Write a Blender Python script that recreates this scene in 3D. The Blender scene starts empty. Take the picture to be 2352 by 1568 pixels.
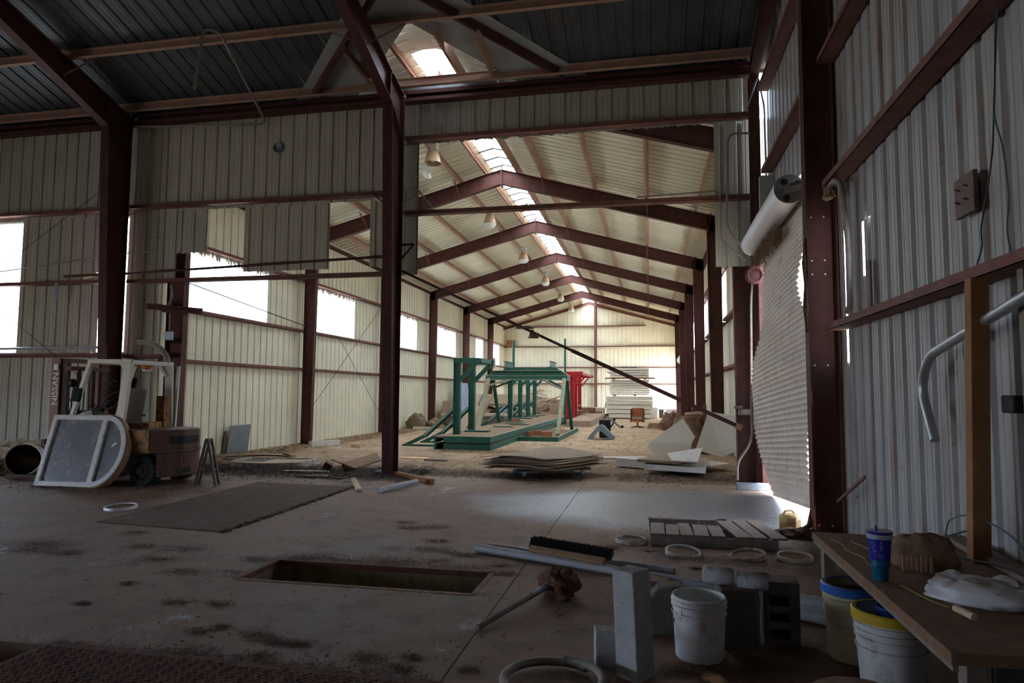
import bpy, math, random
from mathutils import Vector as V, Matrix as MX, Euler, noise as NZ
R = math.radians
rnd = random.Random(7)
SC = bpy.context.scene
COL = SC.collection

# ------------------------------------------------------------------ camera, sky, light, exposure
cam = bpy.data.cameras.new('camera'); cam.lens = 1554.2 * 36 / 2352; cam.sensor_width = 36; cam.clip_end = 400; cam.clip_start = 0.05
co = bpy.data.objects.new('camera', cam); COL.objects.link(co); SC.camera = co
_ya, _pi, _ro = 0.20009, 0.07515, 0.00568
_R0 = MX(((1, 0, 0), (0, 0, -1), (0, 1, 0)))
_Rz = MX(((math.cos(_ya), math.sin(_ya), 0), (-math.sin(_ya), math.cos(_ya), 0), (0, 0, 1)))
_Rx = MX(((1, 0, 0), (0, math.cos(_pi), math.sin(_pi)), (0, -math.sin(_pi), math.cos(_pi))))
_Rr = MX(((math.cos(_ro), -math.sin(_ro), 0), (math.sin(_ro), math.cos(_ro), 0), (0, 0, 1)))
_RC = _Rr @ _Rx @ _R0 @ _Rz                       # world -> camera (x right, y down, z forward)
_m = (_RC.transposed() @ MX(((1, 0, 0), (0, -1, 0), (0, 0, -1)))).to_4x4()
_m.translation = (0, 0, 1.6)
co.matrix_world = _m

w = bpy.data.worlds.new('sky'); SC.world = w; w.use_nodes = True
nt = w.node_tree; bg = nt.nodes['Background']
bg.inputs[0].default_value = (0.66, 0.79, 1.0, 1); bg.inputs[1].default_value = 9.0
sun = bpy.data.lights.new('sun', 'SUN'); sun.energy = 14; sun.angle = R(0.6); sun.color = (1, 0.93, 0.82)
so = bpy.data.objects.new('sun', sun); COL.objects.link(so)
so.rotation_euler = V((-0.17, 0.10, -0.98)).to_track_quat('-Z', 'Y').to_euler()
SC.view_settings.view_transform = 'Standard'; SC.view_settings.look = 'None'
SC.view_settings.gamma = 1; SC.view_settings.use_curve_mapping = False
SC.view_settings.exposure = 0.88
SC.cycles.max_bounces = 10; SC.cycles.diffuse_bounces = 6; SC.cycles.transparent_max_bounces = 12
SC.cycles.sample_clamp_indirect = 12

def portal(name, loc, sx, sy, nrm):                # daylight openings: portals only guide the sampling of the sky
    l = bpy.data.lights.new(name, 'AREA'); l.shape = 'RECTANGLE'; l.size = sx; l.size_y = sy
    l.cycles.is_portal = True
    o = bpy.data.objects.new(name, l); COL.objects.link(o); o.location = loc
    o.rotation_euler = V(nrm).to_track_quat('-Z', 'Z' if abs(nrm[2]) < .9 else 'Y').to_euler()

# ------------------------------------------------------------------ materials
MATS = {}
def mat(name, base, rough=.75, var=.18, scale=4.0, dirt=None, dust=None, streak=None, metal=0.0, bump=0.0, bscale=40., spec=.3, wear=None):
    """procedural paint / metal / wood: base colour with noise variation, optional dirt patches, vertical streaks, settled dust on upward faces, chipped wear"""
    m = bpy.data.materials.new(name); m.use_nodes = True; t = m.node_tree; N = t.nodes; Lk = t.links
    p = N['Principled BSDF']; p.inputs['Roughness'].default_value = rough; p.inputs['Metallic'].default_value = metal
    p.inputs['Specular IOR Level'].default_value = spec
    g = N.new('ShaderNodeNewGeometry'); pos = g.outputs['Position']
    def noise(sc, vec=pos, det=5., ro=.6):
        n = N.new('ShaderNodeTexNoise'); n.inputs['Scale'].default_value = sc; n.inputs['Detail'].default_value = det
        n.inputs['Roughness'].default_value = ro; Lk.new(vec, n.inputs['Vector']); return n.outputs['Fac']
    def ramp(x, a, b):
        r = N.new('ShaderNodeMapRange'); r.inputs[1].default_value = a; r.inputs[2].default_value = b; r.clamp = True
        Lk.new(x, r.inputs[0]); return r.outputs[0]
    def mix(f, a, b):
        x = N.new('ShaderNodeMix'); x.data_type = 'RGBA'
        if isinstance(f, (int, float)): x.inputs[0].default_value = f
        else: Lk.new(f, x.inputs[0])
        for s, c in ((6, a), (7, b)):
            if isinstance(c, tuple): x.inputs[s].default_value = (*c, 1)
            else: Lk.new(c, x.inputs[s])
        return x.outputs[2]
    def mul(a, b):
        x = N.new('ShaderNodeMath'); x.operation = 'MULTIPLY'
        for i, c in enumerate((a, b)):
            if isinstance(c, (int, float)): x.inputs[i].default_value = c
            else: Lk.new(c, x.inputs[i])
        return x.outputs[0]
    lo = tuple(c * (1 - var) for c in base); hi = tuple(min(1, c * (1 + var)) for c in base)
    c = mix(ramp(noise(scale), .3, .7), lo, hi)
    if wear: c = mix(ramp(noise(wear[1], det=8., ro=.7), wear[2], wear[2] + .05), c, wear[0])
    if dirt: c = mix(mul(ramp(noise(dirt[1], det=7., ro=.65), dirt[2], dirt[2] + .18), dirt[3] if len(dirt) > 3 else .8), c, dirt[0])
    if streak:
        mp = N.new('ShaderNodeMapping'); mp.inputs['Scale'].default_value = (streak[1], streak[1], streak[1] * .05); Lk.new(pos, mp.inputs[0])
        f = mul(ramp(noise(1.0, mp.outputs[0], 6., .7), streak[2], streak[2] + .14), ramp(noise(.9, det=3.), .3, .62))
        c = mix(mul(f, streak[3] if len(streak) > 3 else .85), c, streak[0])
    if dust:
        s = N.new('ShaderNodeSeparateXYZ'); Lk.new(g.outputs['Normal'], s.inputs[0])
        f = mul(ramp(s.outputs[2], .35, .8), ramp(noise(14.), .25, .6)); c = mix(mul(f, dust[1]), c, dust[0])
    Lk.new(c, p.inputs['Base Color'])
    if bump:
        b = N.new('ShaderNodeBump'); b.inputs['Strength'].default_value = bump; b.inputs['Distance'].default_value = .02
        Lk.new(noise(bscale, det=8., ro=.65), b.inputs['Height']); Lk.new(b.outputs[0], p.inputs['Normal'])
    MATS[name] = m
    return m
DUST = (.23, .135, .085)
RUST = (.16, .055, .025)
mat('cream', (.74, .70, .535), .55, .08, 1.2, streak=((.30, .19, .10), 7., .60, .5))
mat('cream_shaded', (.42, .395, .325), .5, .06, 1.4, streak=((.26, .16, .09), 6., .60, .5))  # cream darkened to stand in for the dim front bay; next two alike
mat('cream_shaded_stained', (.34, .335, .33), .5, .08, 1.4, streak=((.20, .11, .055), 6., .49, .85), dirt=((.15, .085, .05), 7., .60, .75))  # base darkened for the dim bay; streaks and dirt are stains
mat('cream_shaded_dirty', (.46, .42, .34), .55, .08, 1.4, streak=((.26, .15, .085), 9., .56, .6))
mat('cream_roof', (.70, .665, .51), .5, .08, .8)
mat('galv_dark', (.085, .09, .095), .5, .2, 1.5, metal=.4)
mat('flashing', (.33, .33, .32), .5, .15, 2.)
mat('white_metal', (.70, .70, .68), .45, .06, 2., dirt=(DUST, 5., .62, .5))
mat('oxide', (.092, .036, .029), .7, .22, 5., dirt=((.05, .022, .018), 8., .6, .6), spec=.2)
mat('oxide_dusty', (.37, .225, .165), .8, .15, 3., dirt=((.42, .27, .18), 5., .55, .6), spec=.15)
mat('oxide_girt', (.17, .075, .06), .75, .2, 5., streak=((.45, .38, .32), 26., .66, .6), spec=.2)
mat('oxide_dark', (.07, .022, .02), .65, .25, 6., dirt=((.15, .07, .04), 9., .62, .5), spec=.25)
mat('green', (.026, .112, .078), .55, .2, 4., dust=((.52, .38, .26), .9), dirt=((.06, .09, .05), 7., .62, .6))
mat('olive', (.27, .27, .17), .6, .15, 5., dirt=((.15, .2, .13), 6., .6, .6))
mat('red_paint', (.42, .012, .02), .5, .15, 5., dust=((.5, .3, .24), .8), dirt=((.25, .1, .08), 7., .66, .5))
mat('concrete_block', (.44, .44, .46), .9, .12, 9., dirt=((.14, .09, .06), 26., .60, .85), bump=.5, bscale=60., dust=(DUST, .75))
mat('dark_block', (.13, .115, .10), .9, .25, 9., bump=.5, bscale=50., dust=(DUST, .55))
mat('plastic_white', (.62, .62, .63), .4, .06, 4., dirt=((.20, .11, .065), 7., .55, .75), spec=.45, dust=(DUST, .6))
mat('plastic_cream', (.50, .45, .30), .45, .08, 4., dirt=((.18, .11, .06), 8., .6, .7), dust=(DUST, .6))
mat('lid_dusty', (.55, .52, .48), .6, .1, 6., dirt=(DUST, 12., .42, .9), dust=(DUST, .9))
mat('blue_plastic', (.03, .12, .50), .4, .15, 6., dust=(DUST, .5), dirt=((.1, .06, .05), 14., .66, .6))
mat('cup_blue', (.008, .008, .26), .3, .1, 6., spec=.5, dust=(DUST, .8))
mat('cup_teal', (.004, .09, .16), .35, .15, 6., spec=.5)
mat('yellow_plastic', (.55, .38, .03), .45, .15, 7., dirt=((.25, .15, .06), 9., .6, .8))
mat('wood', (.34, .20, .11), .8, .25, 6., dirt=((.16, .09, .05), 10., .6, .6), bump=.2, bscale=30.)
mat('wood_old', (.20, .155, .13), .85, .25, 8., dirt=((.10, .06, .045), 12., .58, .7), bump=.3, bscale=40., dust=((.26, .17, .12), .55))
mat('wood_light', (.55, .40, .26), .8, .2, 5., dirt=((.38, .25, .15), 8., .6, .6))
mat('stud_wood', (.27, .12, .05), .8, .2, 5., dirt=((.2, .08, .04), 9., .6, .7), bump=.15)
mat('board_white', (.66, .62, .56), .8, .06, 3., dirt=((.45, .36, .27), 3., .56, .7))
mat('hardboard', (.30, .215, .15), .85, .14, 3., dust=((.42, .30, .20), .6), dirt=((.22, .15, .1), 6., .64, .5))
mat('bench_top', (.20, .11, .065), .95, .2, 10., dirt=((.30, .20, .13), 14., .56, .6), bump=.4, bscale=60.)
mat('panel_cream', (.74, .69, .56), .6, .05, 1.)
mat('dusty_brown', (.22, .13, .08), .95, .3, 12., dirt=((.34, .22, .14), 20., .55, .6), bump=.7, bscale=50.)
mat('clay', (.20, .10, .065), .95, .3, 18., dirt=((.38, .22, .14), 22., .58, .7), bump=.9, bscale=40.)
mat('fluff', (.62, .60, .62), .95, .2, 30.)
mat('litter', (.11, .055, .032), .95, .5, 30.)
mat('litter_dark', (.055, .032, .024), .95, .6, 30., dirt=((.3, .24, .2), 14., .68, .8))
mat('string', (.30, .23, .07), .9, .3, 20.)
mat('straw', (.24, .155, .09), .95, .45, 30.)
mat('black', (.012, .012, .013), .6, .3, 8.)
mat('black_rubber', (.02, .019, .018), .85, .3, 12., dirt=((.10, .07, .05), 9., .58, .7))
mat('bristle', (.05, .045, .045), .95, .5, 60., dirt=((.25, .2, .19), 40., .66, .6))
mat('steel_grey', (.22, .25, .28), .45, .15, 6., metal=.6, dirt=((.17, .11, .08), 8., .6, .6))
mat('pvc', (.40, .41, .45), .5, .1, 6., dust=(DUST, .7), dirt=((.2, .14, .11), 9., .6, .6))
mat('conduit', (.40, .41, .42), .4, .15, 7., metal=.7, dirt=((.25, .16, .11), 9., .62, .6))
mat('conduit_dirty', (.25, .22, .19), .7, .2, 8., metal=.2, dirt=((.2, .12, .08), 9., .5, .7))
mat('dolly_blue', (.10, .14, .20), .5, .2, 6., dirt=(RUST, 9., .64, .6))
mat('forklift_red', (.17, .058, .052), .6, .2, 6., dirt=((.08, .035, .025), 6., .56, .7), dust=((.16, .1, .07), .6))
mat('forklift_body', (.125, .062, .045), .7, .25, 5., wear=((.40, .19, .03), 5., .60), dirt=((.06, .035, .025), 5., .52, .7), dust=((.20, .14, .10), .8))
mat('forklift_orange', (.27, .125, .03), .7, .3, 7., wear=((.10, .045, .033), 6., .50), dirt=((.06, .035, .025), 9., .58, .8))
mat('forklift_white', (.62, .58, .50), .6, .08, 5., dirt=((.30, .20, .13), 9., .62, .8), wear=((.12, .05, .03), 26., .69))
mat('forklift_dark', (.055, .035, .028), .8, .3, 8., dirt=((.14, .06, .035), 7., .56, .8))
mat('seat_vinyl', (.13, .095, .075), .85, .2, 8., dirt=((.20, .15, .115), 7., .52, .7))
mat('olive_dash', (.13, .13, .09), .8, .2, 8., dust=(DUST, .6))
mat('window_white', (.60, .58, .55), .7, .08, 7., dirt=((.26, .17, .12), 10., .56, .75), dust=(DUST, .6))
mat('lamp_red', (.12, .012, .012), .4, .2, 8.)
mat('amber', (.45, .14, .02), .3, .1, 8., spec=.5)
mat('sign_red', (.45, .02, .03), .5, .1, 6.)
mat('sign_white', (.68, .66, .62), .5, .05, 6.)
mat('orange_vinyl', (.36, .10, .035), .6, .15, 8., dirt=((.25, .12, .06), 7., .6, .5))
mat('tan_vinyl', (.30, .19, .11), .7, .2, 8.)
mat('chair_dark', (.05, .035, .03), .5, .2, 8.)
mat('grey_plastic', (.17, .21, .22), .6, .12, 6., dust=((.35, .26, .18), .5))
mat('tank_rust', (.20, .115, .065), .8, .3, 5., dirt=((.11, .045, .035), 6., .5, .8), wear=((.30, .19, .07), 5., .62), dust=((.36, .25, .16), .8))
mat('tarp', (.20, .15, .09), .9, .3, 6., dust=((.40, .30, .2), .5))
mat('tarp_dark', (.055, .045, .038), .9, .3, 6.)
mat('kraft', (.28, .175, .10), .9, .2, 6., dirt=((.22, .14, .09), 9., .6, .6))
mat('wrap_blue', (.30, .38, .45), .6, .3, 7., dirt=((.35, .27, .2), 5., .5, .8))
mat('boards_tan', (.47, .38, .27), .9, .12, 40.)
mat('blue_sheet', (.38, .43, .58), .5, .1, 2.)
mat('plate_red', (.135, .05, .034), .9, .25, 6., dirt=((.16, .08, .055), 5., .56, .5), bump=.3, bscale=70.)
mat('mat_brown', (.115, .070, .047), .95, .15, 5., dirt=((.15, .10, .075), 3., .50, .8), bump=.3, bscale=70.)
mat('bag_white', (.66, .66, .70), .55, .06, 5., dust=((.30, .20, .14), .75), dirt=((.22, .13, .09), 8., .62, .8))
mat('jug', (.55, .36, .14), .5, .15, 8., dirt=((.2, .1, .04), 10., .55, .7))
mat('pit_wall', (.20, .155, .085), .9, .25, 5., streak=((.06, .03, .02), 6., .5, .9), dirt=((.05, .03, .02), 5., .56, .8))
mat('pit_steel', (.13, .045, .035), .85, .3, 8., dust=(DUST, .8))
mat('lamp_shade', (.40, .27, .16), .5, .12, 6., dirt=((.62, .52, .40), 9., .58, .5))
mat('lamp_glass', (.62, .62, .56), .35, .05, 6., spec=.5)
mat('brick_red', (.30, .12, .07), .9, .2, 9., dust=((.42, .3, .2), .6))
mat('curtain', (.56, .475, .40), .5, .08, 2., dirt=((.27, .165, .10), 5., .53, .75))
mat('barrel_white', (.60, .58, .58), .35, .06, 2., dirt=((.36, .28, .23), 5., .64, .6), spec=.5)
mat('barrel_end', (.13, .14, .13), .6, .2, 8., dirt=((.22, .15, .08), 8., .6, .7))
mat('outdoor_ground', (.50, .45, .38), .95, .12, 1.)
mat('leaf', (.10, .26, .06), .6, .3, 2.)
mat('wire', (.05, .045, .05), .6, .2, 9.)
mat('wire_teal', (.06, .14, .15), .6, .2, 9.)
mat('wire_pale', (.34, .32, .22), .6, .2, 9.)
mat('brass_plate', (.11, .06, .045), .6, .3, 14., dirt=((.2, .12, .09), 14., .6, .6))
mat('insulation', (.45, .40, .32), .95, .3, 20.)

def glassy(name, t, col, tr=None):
    m = bpy.data.materials.new(name); m.use_nodes = True; T = m.node_tree; N = T.nodes; Lk = T.links
    for n in list(N): N.remove(n)
    o = N.new('ShaderNodeOutputMaterial'); a = N.new('ShaderNodeBsdfTransparent'); b = N.new('ShaderNodeBsdfTranslucent'); mx = N.new('ShaderNodeMixShader')
    b.inputs[0].default_value = (*col, 1); a.inputs[0].default_value = (*(tr or col), 1)
    g = N.new('ShaderNodeNewGeometry'); ns = N.new('ShaderNodeTexNoise'); ns.inputs['Scale'].default_value = 5.; ns.inputs['Detail'].default_value = 8.
    Lk.new(g.outputs['Position'], ns.inputs['Vector'])
    r = N.new('ShaderNodeMapRange'); r.inputs[1].default_value = .62; r.inputs[2].default_value = .72; r.inputs[3].default_value = 1 - t; r.inputs[4].default_value = min(1, 1 - t + .25)
    Lk.new(ns.outputs['Fac'], r.inputs[0]); Lk.new(r.outputs[0], mx.inputs[0]); Lk.new(a.outputs[0], mx.inputs[1]); Lk.new(b.outputs[0], mx.inputs[2]); Lk.new(mx.outputs[0], o.inputs[0])
    MATS[name] = m
glassy('fibreglass', .72, (.93, .95, .96)); glassy('skylight_sheet', .06, (.9, .92, .92))
def dirty_glass():
    m = mat('dirty_glass', (.20, .20, .22), .35, .25, 3., dirt=((.34, .32, .33), 3.5, .52, .7), spec=.5)
    p = m.node_tree.nodes['Principled BSDF']; p.inputs['Alpha'].default_value = .55
dirty_glass()

def floor_mat(name, hall):
    m = bpy.data.materials.new(name); m.use_nodes = True; T = m.node_tree; N = T.nodes; Lk = T.links; p = N['Principled BSDF']
    g = N.new('ShaderNodeNewGeometry')
    def noise(sc, det=6., ro=.62, scv=(1, 1, 1)):
        mp = N.new('ShaderNodeMapping'); mp.inputs['Scale'].default_value = scv; Lk.new(g.outputs['Position'], mp.inputs[0])
        n = N.new('ShaderNodeTexNoise'); n.inputs['Scale'].default_value = sc; n.inputs['Detail'].default_value = det; n.inputs['Roughness'].default_value = ro
        Lk.new(mp.outputs[0], n.inputs['Vector']); return n.outputs['Fac']
    def rp(x, a, b):
        r = N.new('ShaderNodeMapRange'); r.inputs[1].default_value = a; r.inputs[2].default_value = b; Lk.new(x, r.inputs[0]); return r.outputs[0]
    def mix(f, a, b):
        x = N.new('ShaderNodeMix'); x.data_type = 'RGBA'; Lk.new(f, x.inputs[0])
        for s, c in ((6, a), (7, b)):
            if isinstance(c, tuple): x.inputs[s].default_value = (*c, 1)
            else: Lk.new(c, x.inputs[s])
        return x.outputs[2]
    if hall:
        c = mix(rp(noise(.9), .35, .65), (.40, .265, .155), (.50, .36, .225))
        c = mix(rp(noise(2.2, 8.), .52, .66), c, (.30, .205, .13))
        c = mix(rp(noise(16., 4., .7), .60, .70), c, (.22, .15, .095))
        sx = N.new('ShaderNodeSeparateXYZ'); Lk.new(g.outputs['Position'], sx.inputs[0])
        ad = N.new('ShaderNodeMath'); ad.operation = 'MULTIPLY_ADD'; Lk.new(noise(.8), ad.inputs[0]); ad.inputs[1].default_value = 14.; Lk.new(sx.outputs[1], ad.inputs[2])
        c = mix(rp(ad.outputs[0], 27., 20.), c, (.235, .148, .092))       # darker brown towards the threshold
        rough = .95
    else:
        sx = N.new('ShaderNodeSeparateXYZ'); Lk.new(g.outputs['Position'], sx.inputs[0])
        def mth(op, a, b_):
            x = N.new('ShaderNodeMath'); x.operation = op
            for i, q in enumerate((a, b_)):
                if isinstance(q, (int, float)): x.inputs[i].default_value = q
                else: Lk.new(q, x.inputs[i])
            return x.outputs[0]
        ex = mth('POWER', mth('MULTIPLY', mth('SUBTRACT', sx.outputs[0], .5), .36), 2.); ey = mth('POWER', mth('MULTIPLY', mth('SUBTRACT', sx.outputs[1], 9.9), .62), 2.)
        bare = rp(mth('ADD', mth('ADD', ex, ey), mth('MULTIPLY', noise(1.4), 1.1)), 2.05, 1.15)     # swept bare concrete inside the door
        silt = rp(mth('ADD', sx.outputs[1], mth('MULTIPLY', noise(.9), 3.)), 12.0, 13.6)             # silt blown in from the hall
        c = mix(rp(noise(.55, 5.), .50, .74), (.20, .112, .068), (.20, .172, .158))
        c = mix(rp(noise(2.6, 8.), .50, .68), c, (.135, .078, .052))
        c = mix(silt, c, (.30, .20, .13)); c = mix(bare, c, (.235, .225, .23))
        rr = N.new('ShaderNodeMapRange'); rr.inputs[3].default_value = .72; rr.inputs[4].default_value = .36; Lk.new(bare, rr.inputs[0]); Lk.new(rr.outputs[0], p.inputs['Roughness'])
        c = mix(rp(noise(30., 4., .7), .60, .68), c, (.085, .05, .034))
        c = mix(rp(noise(1.3, 8., .7, (1, .6, 1)), .62, .70), c, (.36, .35, .37))
        rough = .72
    Lk.new(c, p.inputs['Base Color']); p.inputs['Roughness'].default_value = rough; p.inputs['Specular IOR Level'].default_value = .3
    b = N.new('ShaderNodeBump'); b.inputs['Strength'].default_value = .35; b.inputs['Distance'].default_value = .02
    Lk.new(noise(11., 9.), b.inputs['Height']); Lk.new(b.outputs[0], p.inputs['Normal'])
    MATS[name] = m
floor_mat('floor_near', False); floor_mat('floor_hall', True)

# ------------------------------------------------------------------ mesh building
class B:
    def __init__(s): s.v = []; s.f = []; s.sm = []
    def add(s, vs, fs, smooth=False):
        k = len(s.v); s.v += [V(x) for x in vs]; s.f += [tuple(i + k for i in f) for f in fs]; s.sm += [smooth] * len(fs); return s
    def box(s, c, d, rot=None):
        c = V(c); x, y, z = d[0] / 2, d[1] / 2, d[2] / 2
        M = Euler(rot).to_matrix() if rot is not None and not isinstance(rot, MX) else (rot or MX.Identity(3))
        return s.add([c + M @ V((a * x, b * y, e * z)) for a in (-1, 1) for b in (-1, 1) for e in (-1, 1)],
                     [(0, 1, 3, 2), (4, 6, 7, 5), (0, 4, 5, 1), (2, 3, 7, 6), (0, 2, 6, 4), (1, 5, 7, 3)])
    def b2(s, a, b):       # box from two corners
        return s.box([(a[i] + b[i]) / 2 for i in range(3)], [abs(a[i] - b[i]) for i in range(3)])
    def bar(s, p, q, w_, h_, up=(0, 0, 1)):   # w_ across, h_ along 'up'
        p, q = V(p), V(q); d = (q - p); L = d.length; d = d / L; u = V(up); u = u - d * u.dot(d)
        if u.length < 1e-4: u = V((1, 0, 0)) - d * d.x
        u.normalize(); x = d.cross(u)
        return s.box((p + q) / 2, (w_, L, h_), MX((x, d, u)).transposed())
    def hexa(s, a, b):     # two matching quads joined
        return s.add(list(a) + list(b), [(3, 2, 1, 0), (4, 5, 6, 7)] + [(i, (i + 1) % 4, 4 + (i + 1) % 4, 4 + i) for i in range(4)])
    def prism(s, poly, d):  # 3-D polygon pushed along vector d
        n = len(poly); d = V(d); P = [V(p) for p in poly]
        return s.add(P + [p + d for p in P], [tuple(range(n))[::-1], tuple(range(n, 2 * n))] + [(i, (i + 1) % n, n + (i + 1) % n, n + i) for i in range(n)])
    def tube(s, pts, r, n=8, cap=True):
        P = [V(p) for p in pts]; rings = []; u = None
        for i, p in enumerate(P):
            t = ((P[i + 1] - p) if i == 0 else (p - P[i - 1]) if i == len(P) - 1 else (P[i + 1] - p).normalized() + (p - P[i - 1]).normalized()).normalized()
            if u is None:
                u = t.orthogonal().normalized()
            u = (u - t * u.dot(t)).normalized(); w_ = t.cross(u); rr = r[i] if isinstance(r, (list, tuple)) else r
            rings.append([p + (u * math.cos(2 * math.pi * k / n) + w_ * math.sin(2 * math.pi * k / n)) * rr for k in range(n)])
        vs = [v for g in rings for v in g]; fs = []
        for i in range(len(P) - 1):
            for k in range(n): fs.append((i * n + k, i * n + (k + 1) % n, (i + 1) * n + (k + 1) % n, (i + 1) * n + k))
        s.add(vs, fs, True)
        if cap: s.add(rings[0], [tuple(range(n))[::-1]]); s.add(rings[-1], [tuple(range(n))])
        return s
    def cyl(s, p, q, r, r2=None, n=20, cap=True): return s.tube([p, q], [r, r if r2 is None else r2], n, cap)
    def lathe(s, prof, n=28, c=(0, 0, 0), ax=None):    # profile (r, z); ax: optional 3x3 turning
        c = V(c); vs = []; fs = []; A = ax or MX.Identity(3)
        for r, z in prof:
            vs += [c + A @ V((r * math.cos(2 * math.pi * k / n), r * math.sin(2 * math.pi * k / n), z)) for k in range(n)]
        for i in range(len(prof) - 1):
            for k in range(n): fs.append((i * n + k, i * n + (k + 1) % n, (i + 1) * n + (k + 1) % n, (i + 1) * n + k))
        return s.add(vs, fs, True)
    def ibeam(s, p, q, d0, d1, dn, w_=.18, tf=.012, tw=.008):   # outer flange p-q, depth d0/d1 along dn
        p, q, dn = V(p), V(q), V(dn).normalized(); ax = (q - p).normalized(); sd = ax.cross(dn).normalized() * (w_ / 2); a = ax * 0
        i0, i1 = p + dn * d0, q + dn * d1
        t = dn * tf
        s.hexa([p - sd, p + sd, p + sd + t, p - sd + t], [q - sd, q + sd, q + sd + t, q - sd + t])
        s.hexa([i0 - sd, i0 + sd, i0 + sd - t, i0 - sd - t], [i1 - sd, i1 + sd, i1 + sd - t, i1 - sd - t])
        k = sd.normalized() * (tw / 2)
        return s.hexa([p - k, p + k, i0 + k, i0 - k], [q - k, q + k, i1 + k, i1 - k])
    def cee(s, p, q, dd, fd, d=.2, b=.07, t=.006):      # web from p-q along dd (depth d), flanges along fd
        p, q, dd, fd = V(p), V(q), V(dd).normalized(), V(fd).normalized()
        def slab(o, e1, e2):
            s.hexa([p + o, p + o + e1, p + o + e1 + e2, p + o + e2], [q + o, q + o + e1, q + o + e1 + e2, q + o + e2])
        slab(V((0, 0, 0)), dd * d, fd * t); slab(V((0, 0, 0)), dd * t, fd * b); slab(dd * (d - t), dd * t, fd * b)
        return s
    def mesh(s, name):
        me = bpy.data.meshes.new(name); me.from_pydata([tuple(v) for v in s.v], [], s.f)
        me.polygons.foreach_set('use_smooth', s.sm)
        if any(s.sm): me.set_sharp_from_angle(angle=R(38))
        me.update(); return me

def link(name, me, m, parent=None):
    o = bpy.data.objects.new(name, me); COL.objects.link(o)
    if m and not me.materials: me.materials.append(MATS[m])
    if parent: o.parent = parent
    return o
class T:
    """a thing: an Empty at its base that parents its parts; parts are given in the thing's own coordinates (or world ones with world=True)"""
    def __init__(s, name, label=None, cat=None, loc=(0, 0, 0), rz=0, group=None, kind=None, rot=None):
        o = s.o = bpy.data.objects.new(name, None); COL.objects.link(o); o.empty_display_size = .1
        o.location = loc; o.rotation_euler = rot or (0, 0, rz); s.inv = (MX.Translation(loc) @ o.rotation_euler.to_matrix().to_4x4()).inverted()
        if label: o['label'] = label
        if cat: o['category'] = cat
        if group: o['group'] = group
        if kind: o['kind'] = kind
    def part(s, name, b, m, parent=None, world=False, bev=0, label=None, sub=0):
        if world: b.v = [s.inv @ v for v in b.v]
        o = link(name, b.mesh(name), m, parent or s.o)
        if bev: md = o.modifiers.new('bevel', 'BEVEL'); md.width = bev; md.segments = 2; md.limit_method = 'ANGLE'; md.angle_limit = R(50)
        if sub: md = o.modifiers.new('sub', 'SUBSURF'); md.levels = sub; md.render_levels = sub
        if label: o['label'] = label
        return o
def one(name, b, m, label, cat, group=None, bev=0, kind=None, sub=0):   # a thing that is one mesh, made in world coordinates
    lo = V([min(v[i] for v in b.v) for i in range(3)]); hi = V([max(v[i] for v in b.v) for i in range(3)])
    c = V(((lo.x + hi.x) / 2, (lo.y + hi.y) / 2, lo.z)); b.v = [v - c for v in b.v]
    o = link(name, b.mesh(name), m); o.location = c
    o['label'] = label
    if cat: o['category'] = cat
    if group: o['group'] = group
    if kind: o['kind'] = kind
    if bev: md = o.modifiers.new('bevel', 'BEVEL'); md.width = bev; md.segments = 2; md.limit_method = 'ANGLE'; md.angle_limit = R(50)
    if sub: md = o.modifiers.new('sub', 'SUBSURF'); md.levels = sub; md.render_levels = sub
    return o
def copy_tree(o, parent=None):
    c = o.copy(); COL.objects.link(c)
    if parent: c.parent = parent
    for ch in list(o.children): copy_tree(ch, c)
    return c
def text(parent, body, size, m, loc, rot, name='lettering', ext=.001, align='CENTER'):
    cu = bpy.data.curves.new(name, 'FONT'); cu.body = body; cu.size = size; cu.extrude = ext; cu.align_x = align; cu.align_y = 'CENTER'
    tmp = bpy.data.objects.new(name, cu); COL.objects.link(tmp); dg = bpy.context.evaluated_depsgraph_get(); dg.update()
    me = bpy.data.meshes.new_from_object(tmp.evaluated_get(dg)); me.name = name; bpy.data.objects.remove(tmp); bpy.data.curves.remove(cu)
    me.materials.clear(); o = link(name, me, m, parent); o.location = loc; o.rotation_euler = rot; return o
def lump(rx, ry, rz, seed, n=14, rough=.25, flat=.0, fine=.0):      # an uneven rounded lump, base at z=0
    r_ = random.Random(seed); ph = [(r_.uniform(0, 6.3), r_.uniform(0, 6.3), r_.uniform(1.5, 4.5), r_.uniform(1.5, 4.5)) for _ in range(5)]
    b = B(); vs = []; m_ = n * 2
    for i in range(n + 1):
        th = math.pi * i / n
        for k in range(m_):
            fi = 2 * math.pi * k / m_
            dv = V((math.sin(th) * math.cos(fi), math.sin(th) * math.sin(fi), math.cos(th)))
            q = 1 + rough * (1.3 * NZ.noise(dv * 1.5 + V((seed * 3.1, 0, 0))) + .7 * NZ.noise(dv * 3.4 + V((0, seed * 1.7, 0))) + .35 * NZ.noise(dv * 8 + V((0, 0, seed * 1.0))))
            q *= 1 + (r_.uniform(-fine, fine) if fine and 0 < i < n else 0)
            x, y, z = math.sin(th) * math.cos(fi) * q, math.sin(th) * math.sin(fi) * q, math.cos(th) * q
            vs.append((x * rx, y * ry, max(-flat, z) * rz + flat * rz))
    fs = [(i * m_ + k, (i + 1) * m_ + k, (i + 1) * m_ + (k + 1) % m_, i * m_ + (k + 1) % m_) for i in range(n) for k in range(m_)]
    return b.add(vs, fs, True)
def moved(b, loc, rz=0, rot=None):
    M = Euler(rot or (0, 0, rz)).to_matrix(); b.v = [M @ v + V(loc) for v in b.v]; return b
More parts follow.
